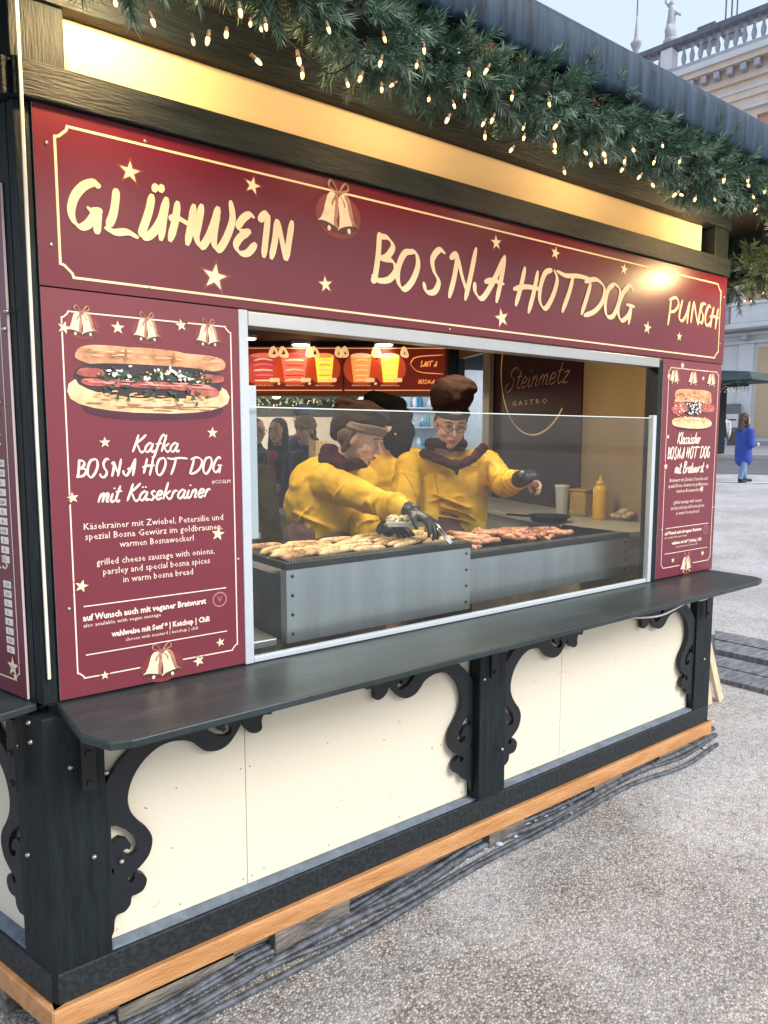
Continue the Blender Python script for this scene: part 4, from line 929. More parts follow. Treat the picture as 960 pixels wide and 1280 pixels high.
q = on_counter(686, 652); pn = empty('frying_pan', q, 'dark shallow pan at the front left of the right inner counter', 'pan')
mb = MB(); mb.lathe(q, [(.09, 0), (.12, .035), (.124, .036), (.118, .03), (.088, .006)], 24); mb.build('pan_body', M_BLACK, pn, smooth=True)
mb = MB(); mb.bar(q+V(-.11, .02, .035), q+V(-.28, .06, .055), .022, .012); mb.build('handle', M_BLACK, pn, .003)
q = on_counter(783, 650); mb = MB(); g = np.random.default_rng(4)
for i in range(16): mb.ell((q.x+g.normal(0, .06), q.y+g.normal(0, .05), q.z+.02+g.uniform(0, .03)), (.035, .025, .018), None, 8, 6)
tag(mb.build('bread_pile', mat('bread_roll', (.55, .40, .24), .7, var=.3, scale=20, bump=.2), origin=q, smooth=True), 'low pile of pale bread on the counter, right of the yellow bottle', 'bread')
# left and back inner counter
bkc = empty('back_counter', (2.7, 3.6, .15), 'pale counter below the back opening behind the woman', 'counter')
FR[2].box(MB(), .5, 3.02, -.52, -.065, .925, .955).build('worktop', M_CTOP, bkc, .004)
FR[2].box(MB(), .52, 3.0, -.50, -.09, .15, .924).build('cupboard', M_CFR, bkc, .003)
lc = empty('prep_table', (.55, .9, .15), 'low steel preparation table at the left, between the window edge and the woman', 'table')
MB().box(.10, .72, .12, 1.7, .93, .955).build('worktop', mat('table_steel', (.30, .31, .32), .35, .7, var=.2), lc, .004)
MB().box(.14, .68, .16, 1.66, .15, .929).build('cupboard', M_STEELD, lc, .003)
def tray(x, y, z, rz, label, m, items):
    t = empty('food_tray', (x, y, z), label, 'tray')
    mb = MB(); mb.box(x-.17, x+.17, y-.12, y+.12, z, z+.008)
    for a in ((x-.17, x-.162, y-.12, y+.12), (x+.162, x+.17, y-.12, y+.12)): mb.box(*a, z+.0081, z+.04)
    for a in ((x-.1615, x+.1615, y-.12, y-.112), (x-.1615, x+.1615, y+.112, y+.12)): mb.box(*a, z+.0081, z+.04)
    mb.build('tray_body', m, t, .002)
    mb = MB(); g = np.random.default_rng(items)
    for i in range(14): mb.ell((x+g.uniform(-.12, .12), y+g.uniform(-.08, .08), z+.028+g.uniform(0, .025)), (.045, .028, .018), Matrix.Rotation(g.uniform(0, 3), 3, 'Z'), 9, 6)
    mb.build('bread_filling', mat('tray_bread', (.70, .45, .28), .6, var=.25, scale=18), t, smooth=True)
tray(.72, .95, 1.10, 0, 'dark tray of light buns at the left inside the window', M_BLACK, 3)
MB().box(.50, .95, .80, 1.12, .957, 1.098).build('tray_stand', M_STEELD, lc, .003)
tray(1.15, 1.95, 1.06, 0, 'shallow steel tray behind the woman at the left', M_STEEL, 8)
bx2 = empty('sideboard', (1.1, 2.0, .15), 'low sideboard behind the woman at the left', 'sideboard')
MB().box(.6, 1.5, 1.78, 2.15, 1.02, 1.058).build('worktop', M_CTOP, bx2, .004); MB().box(.62, 1.48, 1.8, 2.13, .15, 1.019).build('cupboard', M_CFR, bx2, .003)
# jar of coins and white post seen at the left window edge
MB().box(.585, .612, .02, .05, 1.30, 1.75).build('window_rail', M_WHITEAL, stall, .002)
# ------------------------------------------------------------------ cables, cord, planks and mat outside
cables = []
for i in range(6):
    g = np.random.default_rng(20+i); pts = []
    path = [(60, 1345), (205, 1272), (327, 1206), (430, 1158), (520, 1106), (600, 1062), (690, 1016), (780, 968), (850, 936), (893, 914)]
    for j, (px, py) in enumerate(path):
        d = (i-2.5)*(9-j*.6)*(1.15+.25*math.sin(i*2.1+j*1.3))
        x_, y_ = px+d*.35, py+d+g.normal(0, 3.0)
        q = onZ(x_, y_, 0.0); q = onZ(x_, y_, gz(q.x, q.y)+.008); pts.append((q.x, q.y, gz(q.x, q.y)+.009+(.012 if i == 2 and 3 < j < 7 else 0)))
    P = [p for p in catmull(pts, 6)]
    r = (.010, .013, .009, .014, .008, .010)[i]
    nm = ('outermost thin', 'fifth', 'fourth', 'third', 'second', 'innermost')[5-i]
    lab = 'frost covered black cable on the ground along the stall base, %s of the bundle' % nm
    tag(MB().tube([p for p in P], r, 8).build('power_cable', M_CABLE, origin=P[0], smooth=True), lab, 'cable', 'cables along the stall base')
mb = MB(); g = np.random.default_rng(77)
for i in range(150):
    px = g.uniform(560, 895); py = 1062-(px-560)*.445+g.normal(0, 7); q = onZ(px, py, .04); z = gz(q.x, q.y)
    mb.ell((q.x, q.y, z+.004), (g.uniform(.008, .028), g.uniform(.008, .022), g.uniform(.004, .014)), Matrix.Rotation(g.uniform(0, 3), 3, 'Z'), 8, 5)
tag(mb.build('ice_crust', mat('dirty_ice', (.42, .46, .52), .35, var=.3, scale=30, bump=.5), smooth=True), 'frozen grey slush crust over the cables at the far right of the stall base', 'ice', kind='stuff')
mb = MB(); P = catmull([(2.02, -.20, .893), (2.15, -.23, .875), (2.3, -.25, .866), (2.45, -.25, .885), (2.55, -.24, .896), (2.68, -.22, .874), (2.85, -.18, .874), (2.98, -.14, .90)], 6)
mb.tube(P, .004, 6); tag(mb.build('extension_cord', M_CORD, origin=P[0], smooth=True), 'thin pale cord sagging under the right part of the counter shelf', 'cord')
for i, (x, y, dx, lb) in enumerate(((3.53, .20, -.25, 'front'), (3.585, .235, -.27, 'middle'), (3.66, .19, -.36, 'rear'))):
    mb = MB(); z0 = gz(x, y); mb.bar((x, y, z0+.002), (x+dx, y+.02, z0+.86), .075 if i == 0 else .05, .022, up=V(0, 1, 0) if i else V(.3, 1, 0))
    tag(mb.build('plank', M_PINE, bevel=.002, origin=(x, y, z0)), 'pale wooden plank leaning on the right end of the stall, %s of three' % lb, 'plank', 'planks leaning on the stall')
M_MAT = mat('grey_mat_timber', (.10, .105, .125), .75, var=.4, scale=8, bump=.4, c2=(.30, .31, .34), stretch=(1, 6, 1))
rt = empty('timber_ramp', (4.3, .5, .05), 'low weathered grey timber ramp on the ground right of the stall', 'ramp')
a0, a1 = onZ(893, 852, .07), onZ(990, 876, .07); b0, b1 = onZ(893, 796, .09), onZ(990, 816, .09)
for i in range(4):
    p0 = a0.lerp(b0, (i+.0)/4); p1 = a1.lerp(b1, i/4); r0 = a0.lerp(b0, (i+.96)/4); r1 = a1.lerp(b1, (i+.96)/4); h = (.10, .104, .14, .146)[i]
    p1 = p1+(p1-p0)*.8; r1 = r1+(r1-r0)*.8
    zz = [gz(p.x, p.y)-.01 for p in (p0, p1, r1, r0)]
    mb = MB(); mb.hexa([(p.x, p.y, z) for p, z in zip((p0, p1, r1, r0), zz)]+[(p.x, p.y, h) for p in (p0, p1, r1, r0)]); mb.build('board', M_MAT, rt, .003)
# ------------------------------------------------------------------ people
M_SKIN = mat('skin', (.62, .34, .24), .5, var=.08, scale=14, c2=(.70, .42, .31), bump=.04, bscale=90)
M_SKIN2 = mat('skin_pale', (.66, .40, .31), .5, var=.07, scale=14)
M_LIP = mat('lips', (.45, .13, .12), .4, var=.05); M_EYE = mat('eye_white', (.7, .68, .65), .25, var=.02); M_IRIS = mat('iris', (.03, .02, .015), .2, var=.02)
M_HAIRD = mat('hair_dark', (.022, .014, .011), .5, var=.5, scale=10, stretch=(8, 8, 1), bump=.5); M_HAIRB = mat('hair_brown', (.07, .035, .02), .5, var=.5, scale=10, stretch=(8, 8, 1), bump=.5)
M_JACK = mat('yellow_jacket', (.66, .375, .018), .6, var=.05, scale=4, bump=.05, bscale=60, c2=(.74, .44, .03), spec=.3)
def folds(m, sc, strength):
    t = m.node_tree; b = t.nodes['Principled BSDF']; tc = t.nodes.new('ShaderNodeTexCoord'); mp = t.nodes.new('ShaderNodeMapping'); mp.inputs['Rotation'].default_value = (.5, .9, .4); mp.inputs['Scale'].default_value = (1, 1, 1.6)
    wv = t.nodes.new('ShaderNodeTexWave'); wv.inputs['Scale'].default_value = sc; wv.inputs['Distortion'].default_value = 16; wv.inputs['Detail'].default_value = 2; wv.inputs['Detail Scale'].default_value = 1.4; wv.inputs['Detail Roughness'].default_value = .45
    bp = t.nodes.new('ShaderNodeBump'); bp.inputs['Strength'].default_value = strength; bp.inputs['Distance'].default_value = .02
    t.links.new(tc.outputs['Object'], mp.inputs[0]); t.links.new(mp.outputs[0], wv.inputs[0]); t.links.new(wv.outputs[1], bp.inputs['Height']); t.links.new(bp.outputs[0], b.inputs['Normal'])
folds(M_JACK, 1.7, .34)
M_HAT = mat('brown_felt', (.026, .012, .009), .9, spec=.12, var=.3, scale=9, bump=.5, bscale=14); M_SCARF = mat('brown_scarf', (.042, .012, .015), .9, spec=.12, var=.35, scale=9, bump=.6, bscale=20)
M_BAND = mat('grey_knit_band', (.20, .145, .12), .85, var=.2, scale=60, bump=.5, bscale=120); M_GLOVE = mat('black_glove', (.010, .010, .013), .45, var=.4, scale=12, bump=.2, bscale=40)
M_APRON = mat('brown_apron', (.115, .060, .062), .8, var=.2, scale=7, bump=.4, bscale=12)
folds(M_HAT, 2.2, .6); folds(M_SCARF, 2.5, .5)
class Head:
    """head frame: x forward, y to the person's left, z up"""
    def __init__(s, c, az, pitch=0, roll=0, k=1.0):
        s.c = Vector(c); s.k = k
        s.M = Matrix.Rotation(az, 3, 'Z') @ Matrix.Rotation(pitch, 3, 'Y') @ Matrix.Rotation(roll, 3, 'X')
    def w(s, x, y, z): return s.c + s.M @ (V(x, y, z)*s.k)
    def ell(s, mb, c, r, mi=0, n=16, m=10): mb.ell(s.w(*c), [a*s.k for a in r], s.M, n, m, mi)
    def cap(s, mb, a, b, ra, rb, mi=0): mb.capsule(s.w(*a), s.w(*b), ra*s.k, rb*s.k, 12, mi)
def wrinkles(mb, a, b, ra, rb, n, seed, amp=.009, flatten=None):
    '''slanting rolls of cloth round a sleeve or waist, fused into the garment'''
    g = np.random.default_rng(seed); a = Vector(a); b = Vector(b); d = (b-a).normalized()
    for i in range(n):
        t = (i+.5+g.uniform(-.3, .3))/n; c = a.lerp(b, t); r = ra+(rb-ra)*t+amp*g.uniform(.3, 1.1)
        ax = (d+V(*g.normal(0, .38, 3))).normalized(); q = ax.to_track_quat('Z', 'Y').to_matrix()
        mb.ell(c+V(*g.normal(0, .006, 3)), (r, r*(flatten or 1), .013), q, 18, 8)
def head_prims(mb, h, neck_to=None):
    h.ell(mb, (-.012, 0, .035), (.098, .077, .092)); h.ell(mb, (.012, 0, -.04), (.074, .060, .074)); h.ell(mb, (.050, 0, -.092), (.030, .030, .022))
    h.cap(mb, (.084, 0, .022), (.108, 0, -.020), .008, .0125); h.ell(mb, (.093, 0, -.026), (.012, .018, .009))
    h.cap(mb, (.074, -.034, .040), (.074, .034, .040), .012, .012)
    for s in (-1, 1):
        h.ell(mb, (.054, s*.036, -.022), (.030, .026, .026)); h.cap(mb, (.030, s*.052, -.045), (.052, s*.018, -.092), .018, .014)
        h.ell(mb, (-.010, s*.078, -.002), (.020, .009, .032))
    h.ell(mb, (.080, 0, -.056), (.014, .026, .013))
    if neck_to is not None: mb.capsule(h.w(-.03, 0, -.06), neck_to, .054*h.k, .062*h.k)
def face_parts(h, root, glasses=False, brow=M_HAIRD, smile=0):
    mb = MB(); h.ell(mb, (.092, 0, -.053), (.006, .023, .0045)); h.ell(mb, (.091, 0, -.062), (.0065, .019, .005)); mb.build('lips', M_LIP, root, smooth=True)
    for s in (-1, 1):
        mb = MB(); h.ell(mb, (.0735, s*.031, .012), (.0115, .014, .0075), 0, 12, 8); h.ell(mb, (.0825, s*.031, .010), (.0040, .0055, .0055), 1, 10, 6); mb.build('eye', [M_EYE, M_IRIS], root, smooth=True)
        mb = MB(); P = [h.w(.0845, s*.015, .035), h.w(.0865, s*.032, .041), h.w(.077, s*.050, .035)]; mb.tube(catmull(P, 4), .0032*h.k, 6); mb.build('eyebrow', brow, root, smooth=True)
        mb = MB(); P = [h.w(.083, s*.018, .018), h.w(.0865, s*.031, .0215), h.w(.080, s*.046, .016)]; mb.tube(catmull(P, 4), .0022*h.k, 6); mb.build('eyelid', brow, root, smooth=True)
    if glasses:
        mb = MB()
        for s in (-1, 1):
            P = [h.w(.102, s*.033+.021*math.cos(a), .008+.015*math.sin(a)) for a in np.linspace(0, 2*math.pi, 17)]; mb.tube(P, .0017, 5)
            mb.tube([h.w(.100, s*.054, .012), h.w(.04, s*.078, .014), h.w(-.01, s*.083, .008)], .0016, 5)
        mb.tube([h.w(.103, -.012, .010), h.w(.105, 0, .013), h.w(.103, .012, .010)], .0016, 5); mb.build('glasses', M_BLACK, root, smooth=True)
def hand_prims(mb, wr, d, up, k=1.0, curl=.6, side=1, spread=.12):
    """palm, four jointed fingers and a thumb: d points along the hand, up = back of the hand"""
    d = Vector(d).normalized(); up = Vector(up); up = (up-d*up.dot(d)).normalized(); s_ = d.cross(up)*side
    mb.ell(Vector(wr)+d*.048*k, (.052*k, .040*k, .017*k), Matrix((d, s_, up)).transposed(), 14, 8)
    for i, (o, L) in enumerate(((-.030, .060), (-.010, .070), (.010, .066), (.029, .052))):
        p = Vector(wr)+(d*.082+s_*o)*k; a = 0; r = .0092*k
        dd = (d+s_*(o*spread*20)).normalized()
        for j in range(3):
            a += curl*(.55+.1*j); v = dd*math.cos(a)-up*math.sin(a); q = p+v*L*k*(.45, .32, .23)[j]
            mb.capsule(p, q, r, r*.9, 8); p = q; r *= .9
    p = Vector(wr)+(d*.030-s_*.032)*k; v = (d*.75-s_*.55-up*.25).normalized(); q = p+v*.034*k; mb.capsule(p, q, .012*k, .0105*k, 8)
    v = (d*.8-s_*.1-up*(.3+curl*.4)).normalized(); mb.capsule(q, q+v*.030*k, .010*k, .0085*k, 8)
def surf_hit(objs, px, py):
    """point of a finished garment seen in that direction (for seams lying on it)"""
    best = None; d = ray(px, py).normalized()
    for o in objs:
        l = wloc(o); ok, loc, nor, i = o.ray_cast(CAM-l, d)
        if ok:
            p = loc+l
            if best is None or (p-CAM).length < (best[0]-CAM).length: best = (p, nor)
    return best
def seam(objs, pix, r, name, m, root, lift=0.0):
    P = [surf_hit(objs, *p) for p in pix]; P = [p[0]+p[1]*lift for p in P if p]
    if len(P) > 1: MB().tube(catmull(P, 3), r, 6).build(name, m, root, smooth=True)
FLR = .15
def legs(mb, hip, az, spread=.1, r=.085):
    sd_ = V(-math.sin(az), math.cos(az), 0)
    for s in (-1, 1):
        h = hip+sd_*s*.09; k = V(h.x, h.y, FLR+.50)+sd_*s*.02; f = V(h.x, h.y, FLR+.09)+sd_*s*.03
        mb.capsule(h, k, r, .06); mb.capsule(k, f, .058, .042); fw = V(math.cos(az), math.sin(az), 0); mb.capsule(f-V(0, 0, .04), f+fw*.14-V(0, 0, .05), .042, .034)
# ---- woman, seen in profile, reaching right over the grill
W = empty('person', (1.42, 1.0, FLR), 'woman in yellow jacket, brown wrapped hat and black gloves bending over the left grill', 'person')
hd = Head(sight(452, 549, 3.16), R(-58), R(24), 0, .95)
nk = sight(420, 592, 3.26); ch = sight(415, 630, 3.27); wa = sight(400, 676, 3.30); hp = wa+V(.0, .02, -.18)
shN = sight(410, 602, 3.15); shF = sight(452, 600, 3.42)
elN = sight(474, 628, 2.96); wrN = sight(513, 640, 2.74); elF = sight(455, 668, 3.10); wrF = sight(484, 661, 2.86)
mb = MB(); head_prims(mb, hd, nk)
mb.capsule(ch, wa, .13, .12); mb.capsule(wa, hp, .12, .15); mb.capsule(nk, ch, .06, .12); legs(mb, hp, R(-60))
for a, b, c in ((shN, elN, wrN), (shF, elF, wrF)): mb.capsule(a, b, .05, .042); mb.capsule(b, c, .042, .028)
hand_prims(mb, wrN, sight(546, 655, 2.66)-wrN, V(.2, -.1, 1), .92, .75, -1); hand_prims(mb, wrF, sight(505, 662, 2.76)-wrF, V(0, -.4, .9), .92, .5, 1)
blob(mb, 'body', M_SKIN2, W, .0045, 2)
face_parts(hd, W, brow=M_HAIRB)
mb = MB()
for a, b, c, r0 in ((shN, elN, wrN, .074), (shF, elF, wrF, .068)):
    m1 = b.lerp(c, .86); mb.capsule(a, b, r0, .058); mb.capsule(b, m1, .057, .042)
up_ = sight(400, 610, 3.27)
mb.capsule(shN, shF, .085, .08); mb.capsule(up_, sight(405, 650, 3.29), .145, .15); mb.capsule(ch, sight(408, 664, 3.27), .15, .155); mb.ell(sight(392, 632, 3.3), (.14, .13, .165)); mb.ell(sight(384, 666, 3.28), (.11, .12, .05)); mb.capsule(nk+V(0, 0, -.05), up_, .062, .12)
wrinkles(mb, shN, elN, .074, .058, 6, 11); wrinkles(mb, elN, elN.lerp(wrN, .8), .057, .044, 6, 12); wrinkles(mb, elF, elF.lerp(wrF, .8), .057, .044, 4, 13); wrinkles(mb, sight(398, 620, 3.28), sight(406, 662, 3.28), .158, .16, 6, 14, .012)
wj = blob(mb, 'jacket', M_JACK, W, .0065, 5, .022, .11)
mb = MB(); mb.capsule(wrN.lerp(elN, .12), wrN.lerp(elN, -.05), .040, .036)
hand_prims(mb, wrN, sight(546, 655, 2.66)-wrN, V(.2, -.1, 1), 1.18, .75, -1); blob(mb, 'glove', M_GLOVE, W, .004, 2)
mb = MB(); mb.capsule(wrF.lerp(elF, .12), wrF.lerp(elF, -.05), .038, .034)
hand_prims(mb, wrF, sight(505, 662, 2.76)-wrF, V(0, -.4, .9), 1.05, .5, 1); blob(mb, 'glove', M_GLOVE, W, .004, 2)
mb = MB(); mb.capsule(sight(396, 676, 3.27), sight(392, 705, 3.26), .155, .165); mb.capsule(sight(392, 705, 3.26), hp+V(0, 0, -.35), .165, .18); mb.capsule(sight(415, 680, 3.2), sight(412, 720, 3.18), .10, .11); blob(mb, 'apron', M_APRON, W, .009, 4, .02, .06)
mb = MB()   # scarf: rolls round the neck and down the chest
nc = hd.w(-.035, 0, -.125)
ringp = [nc+Vector((.085*math.cos(a), .085*math.sin(a), .018*math.sin(a+.6))) for a in np.linspace(0, 2*math.pi, 14)]
for a, b in zip(ringp[:-1], ringp[1:]): mb.capsule(a, b, .027, .027, 10)
mb.capsule(sight(428, 570, 3.2), sight(424, 584, 3.16), .042, .036); mb.capsule(sight(412, 566, 3.22), sight(405, 580, 3.2), .045, .034); mb.capsule(sight(405, 580, 3.2), sight(424, 586, 3.14), .03, .03)
blob(mb, 'scarf', M_SCARF, W, .006, 3, .018, .03)
mb = MB()   # soft draped hat
hd.ell(mb, (-.03, 0, .085), (.115, .095, .075)); hd.ell(mb, (-.09, 0, .06), (.075, .085, .09)); hd.ell(mb, (-.02, .02, .125), (.105, .085, .05)); hd.ell(mb, (-.125, .0, .02), (.05, .07, .08)); hd.ell(mb, (-.12, 0, .10), (.07, .07, .06))
blob(mb, 'hat', M_HAT, W, .006, 8, .026, .10)
mb = MB(); P = [hd.w(.012+.093*math.cos(a)-.02, .082*math.sin(a), .052-.030*(1-math.cos(a))*.5+.012) for a in np.linspace(0, 2*math.pi, 22)]
for a, b in zip(P[:-1], P[1:]): mb.capsule(a, b, .014, .014, 8)
P = [p+hd.M @ V(0, 0, .018) for p in P]
for a, b in zip(P[:-1], P[1:]): mb.capsule(a, b, .014, .014, 8)
blob(mb, 'headband', M_BAND, W, .005, 2)
mb = MB(); hd.ell(mb, (-.055, -.03, -.005), (.055, .062, .06)); hd.cap(mb, (-.02, -.070, .02), (-.035, -.072, -.07), .022, .015); blob(mb, 'hair', M_HAIRB, W, .006, 3)
# ---- paper tray and tongs in her hands
tp = sight(507, 657, 2.72); tb_ = empty('paper_tray', tp, 'small white paper tray of shredded topping held over the grill', 'food tray')
a = R(-36); ux = V(math.cos(a), math.sin(a), 0); uy = V(-math.sin(a), math.cos(a), 0)
mb = MB(); o = [(tp+ux*x*.066+uy*y*.04) for x, y in ((-1, -1), (1, -1), (1, 1), (-1, 1))]; t_ = [(tp+ux*x*.075+uy*y*.048+V(0, 0, .018)) for x, y in ((-1, -1), (1, -1), (1, 1), (-1, 1))]
mb.add(o+t_, [(3, 2, 1, 0), (0, 1, 5, 4), (1, 2, 6, 5), (2, 3, 7, 6), (3, 0, 4, 7)]); tt = mb.build('paper_shell', mat('white_card', (.78, .76, .72), .6, var=.05), tb_)
so_ = tt.modifiers.new('s', 'SOLIDIFY'); so_.thickness = .003
mb = MB(); g = np.random.default_rng(5)
for i in range(46): mb.ell(tp+ux*g.uniform(-.058, .058)+uy*g.uniform(-.032, .032)+V(0, 0, .018+g.uniform(0, .022)), (.018, .008, .006), Matrix.Rotation(g.uniform(0, 3), 3, 'Z'), 7, 5)
mb.build('shredded_topping', mat('grated_topping', (.80, .66, .42), .6, var=.2, scale=60), tb_, smooth=True)
tg_ = empty('tongs', sight(547, 663, 2.70), 'thin steel tongs held in the woman\'s right glove', 'tongs')
mb = MB(); mb.tube([sight(534, 646, 2.74), sight(547, 662, 2.66), sight(563, 680, 2.60)], .0035, 6); mb.tube([sight(537, 645, 2.72), sight(551, 661, 2.65), sight(565, 679, 2.60)], .0035, 6); mb.build('arm', mat('bright_steel', (.75, .76, .78), .2, .9, var=.05), tg_, smooth=True)
# ---- man, facing us, looking down
Mn = empty('person', (2.0, 1.3, FLR), 'man with glasses in yellow jacket, tall brown cap and brown neck scarf', 'person')
hm = Head(sight(563, 530, 3.62), R(-118), R(22), R(-3), 1.0)
nk = sight(559, 560, 3.72); shR = sight(513, 584, 3.68); shL = sight(608, 580, 3.76); ch = sight(558, 605, 3.78); wa = sight(550, 655, 3.78); hp = wa+V(0, 0, -.20)
elR = sight(500, 640, 3.55); wrR = sight(522, 668, 3.30); elL = sight(632, 606, 3.60); wrL = sight(652, 598, 3.40)
mb = MB(); head_prims(mb, hm, nk); mb.capsule(ch, wa, .115, .105); mb.capsule(wa, hp, .105, .12); mb.capsule(nk, ch, .065, .13); legs(mb, hp, R(-118))
for a, b, c in ((shR, elR, wrR), (shL, elL, wrL)): mb.capsule(a, b, .055, .045); mb.capsule(b, c, .045, .030)
hand_prims(mb, wrL, V(.5, -.5, -.25), V(.3, .3, .9), .92, 1.25, 1); hand_prims(mb, wrR, V(.5, -.5, -.2), V(0, 0, 1), 1.0, .6, -1)
blob(mb, 'body', M_SKIN, Mn, .0045, 2); face_parts(hm, Mn, True)
mb = MB()
for a, b, c, e in ((shR, elR, wrR, .9), (shL, elL, wrL, .78)): mb.capsule(a, b, .080, .066); mb.capsule(b, b.lerp(c, e), .066, .047)
mb.capsule(shR, shL, .078, .078); mb.ell(sight(560, 608, 3.78), (.175, .15, .19)); mb.capsule(sight(537, 606, 3.74), sight(533, 655, 3.74), .118, .125); mb.capsule(sight(585, 606, 3.76), sight(579, 655, 3.76), .112, .120); mb.capsule(nk+V(0, 0, -.06), ch, .075, .13)
mb.capsule(ch, wa, .155, .14)
wrinkles(mb, shR, elR, .080, .066, 6, 1); wrinkles(mb, elR, elR.lerp(wrR, .85), .066, .048, 5, 2); wrinkles(mb, shL, elL, .080, .066, 6, 3); wrinkles(mb, elL, elL.lerp(wrL, .75), .066, .048, 5, 4); wrinkles(mb, sight(558, 618, 3.76), sight(556, 655, 3.76), .185, .175, 5, 5, .012, .8)
mj = blob(mb, 'jacket', M_JACK, Mn, .0065, 5, .022, .11)
seam([mj], [(541, 572), (543, 590), (546, 610), (549, 630), (551, 654)], .0035, 'placket_seam', mat('seam', (.55, .28, .02), .6), Mn, .001)
seam([mj], [(580, 582), (590, 583), (600, 583)], .003, 'pocket_seam', mat('seam', (.55, .28, .02), .6), Mn, .001)
seam([mj], [(505, 590), (513, 604), (520, 622)], .003, 'sleeve_seam', mat('seam', (.55, .28, .02), .6), Mn, .001)
mb = MB(); mb.capsule(wrL.lerp(elL, .20), wrL.lerp(elL, -.12), .046, .040); mb.ell(wrL+V(.03, -.03, .01), (.045, .04, .035)); blob(mb, 'glove', M_GLOVE, Mn, .005, 2)
mb = MB(); mb.capsule(wa+V(0, 0, .0), hp, .165, .17); mb.capsule(hp, hp+V(0, 0, -.35), .17, .18); mb.ell(wa+V(0, -.04, -.06), (.19, .16, .10)); blob(mb, 'apron', M_APRON, Mn, .010, 4, .015, .06)
mb = MB(); nc = hm.w(-.03, 0, -.125)
ringp = [nc+V(.092*math.cos(a), .085*math.sin(a), .012*math.cos(2*a)) for a in np.linspace(0, 2*math.pi, 14)]
for a, b in zip(ringp[:-1], ringp[1:]): mb.capsule(a, b, .025, .025, 10)
for P in (((530, 566, 3.60), (548, 574, 3.53), (566, 582, 3.50)), ((604, 560, 3.62), (590, 574, 3.53), (572, 582, 3.50))):
    Q = [sight(*p) for p in P]
    for a, b in zip(Q[:-1], Q[1:]): mb.capsule(a, b, .024, .022)
mb.capsule(sight(569, 580, 3.50), sight(571, 592, 3.51), .024, .010)
blob(mb, 'scarf', M_SCARF, Mn, .006, 3, .016, .035)
mb = MB()   # tall soft cap leaning to the left of the picture
hm.ell(mb, (-.03, 0, .080), (.100, .090, .042)); hm.ell(mb, (-.045, .0, .135), (.115, .115, .075)); hm.ell(mb, (-.055, .02, .18), (.105, .105, .055)); hm.ell(mb, (-.02, -.055, .14), (.09, .07, .085))
blob(mb, 'cap', M_HAT, Mn, .006, 8, .022, .10)
mb = MB(); P = [hm.w(-.018+.093*math.cos(a), .082*math.sin(a), .062) for a in np.linspace(0, 2*math.pi, 22)]
for a, b in zip(P[:-1], P[1:]): mb.capsule(a, b, .016, .016, 8)
blob(mb, 'cap_band', M_HAIRD, Mn, .005, 2)
mb = MB(); hm.ell(mb, (-.05, 0, .0), (.062, .080, .055)); 
for s in (-1, 1): hm.cap(mb, (.0, s*.078, .035), (-.012, s*.079, -.005), .012, .010)
blob(mb, 'hair', M_HAIRD, Mn, .006, 3)
# ---- third vendor, back between the two
T3 = empty('person', (2.2, 1.9, FLR), 'vendor in yellow jacket and drooping black hat, half hidden between woman and man', 'person')
h3 = Head(sight(492, 545, 4.10), R(140), R(10), 0, 1.0); nk = sight(492, 572, 4.15); ch = sight(495, 600, 4.2); wa = sight(495, 660, 4.2)
sA = sight(460, 575, 4.15); sB_ = sight(522, 580, 4.2); eA = sight(462, 640, 4.1); eB = sight(530, 640, 4.1)
mb = MB(); head_prims(mb, h3, nk); mb.capsule(nk, ch, .065, .14); mb.capsule(ch, wa, .14, .14); legs(mb, wa+V(0, 0, -.15), R(140))
wA = sight(480, 668, 4.0); wB = sight(515, 668, 4.0)
for a, b, c in ((sA, eA, wA), (sB_, eB, wB)): mb.capsule(a, b, .05, .04); mb.capsule(b, c, .04, .03); hand_prims(mb, c, V(.2, -.3, -.8), V(1, 0, 0), 1, .6)
blob(mb, 'body', M_SKIN, T3, .008, 2); face_parts(h3, T3)
mb = MB()
for a, b, c in ((sA, eA, wA), (sB_, eB, wB)): mb.capsule(a, b, .092, .075); mb.capsule(b, b.lerp(c, .85), .075, .05)
mb.capsule(sA, sB_, .09, .09); mb.capsule(ch, wa, .185, .18); blob(mb, 'jacket', M_JACK, T3, .009, 7, .02, .11)
mb = MB(); h3.ell(mb, (-.02, 0, .10), (.115, .10, .06)); h3.ell(mb, (-.045, 0, .02), (.085, .092, .095)); mb.capsule(sight(466, 500, 4.1), sight(494, 510, 4.1), .055, .07); mb.capsule(sight(488, 510, 4.1), sight(502, 528, 4.15), .06, .035); mb.ell(sight(496, 548, 4.1), (.095, .09, .10)); mb.capsule(sight(498, 560, 4.1), sight(505, 574, 4.08), .065, .04)
blob(mb, 'hat', mat('black_felt', (.004, .003, .003), .95, spec=.08, var=.4, bump=.4), T3, .008, 4, .02, .06)
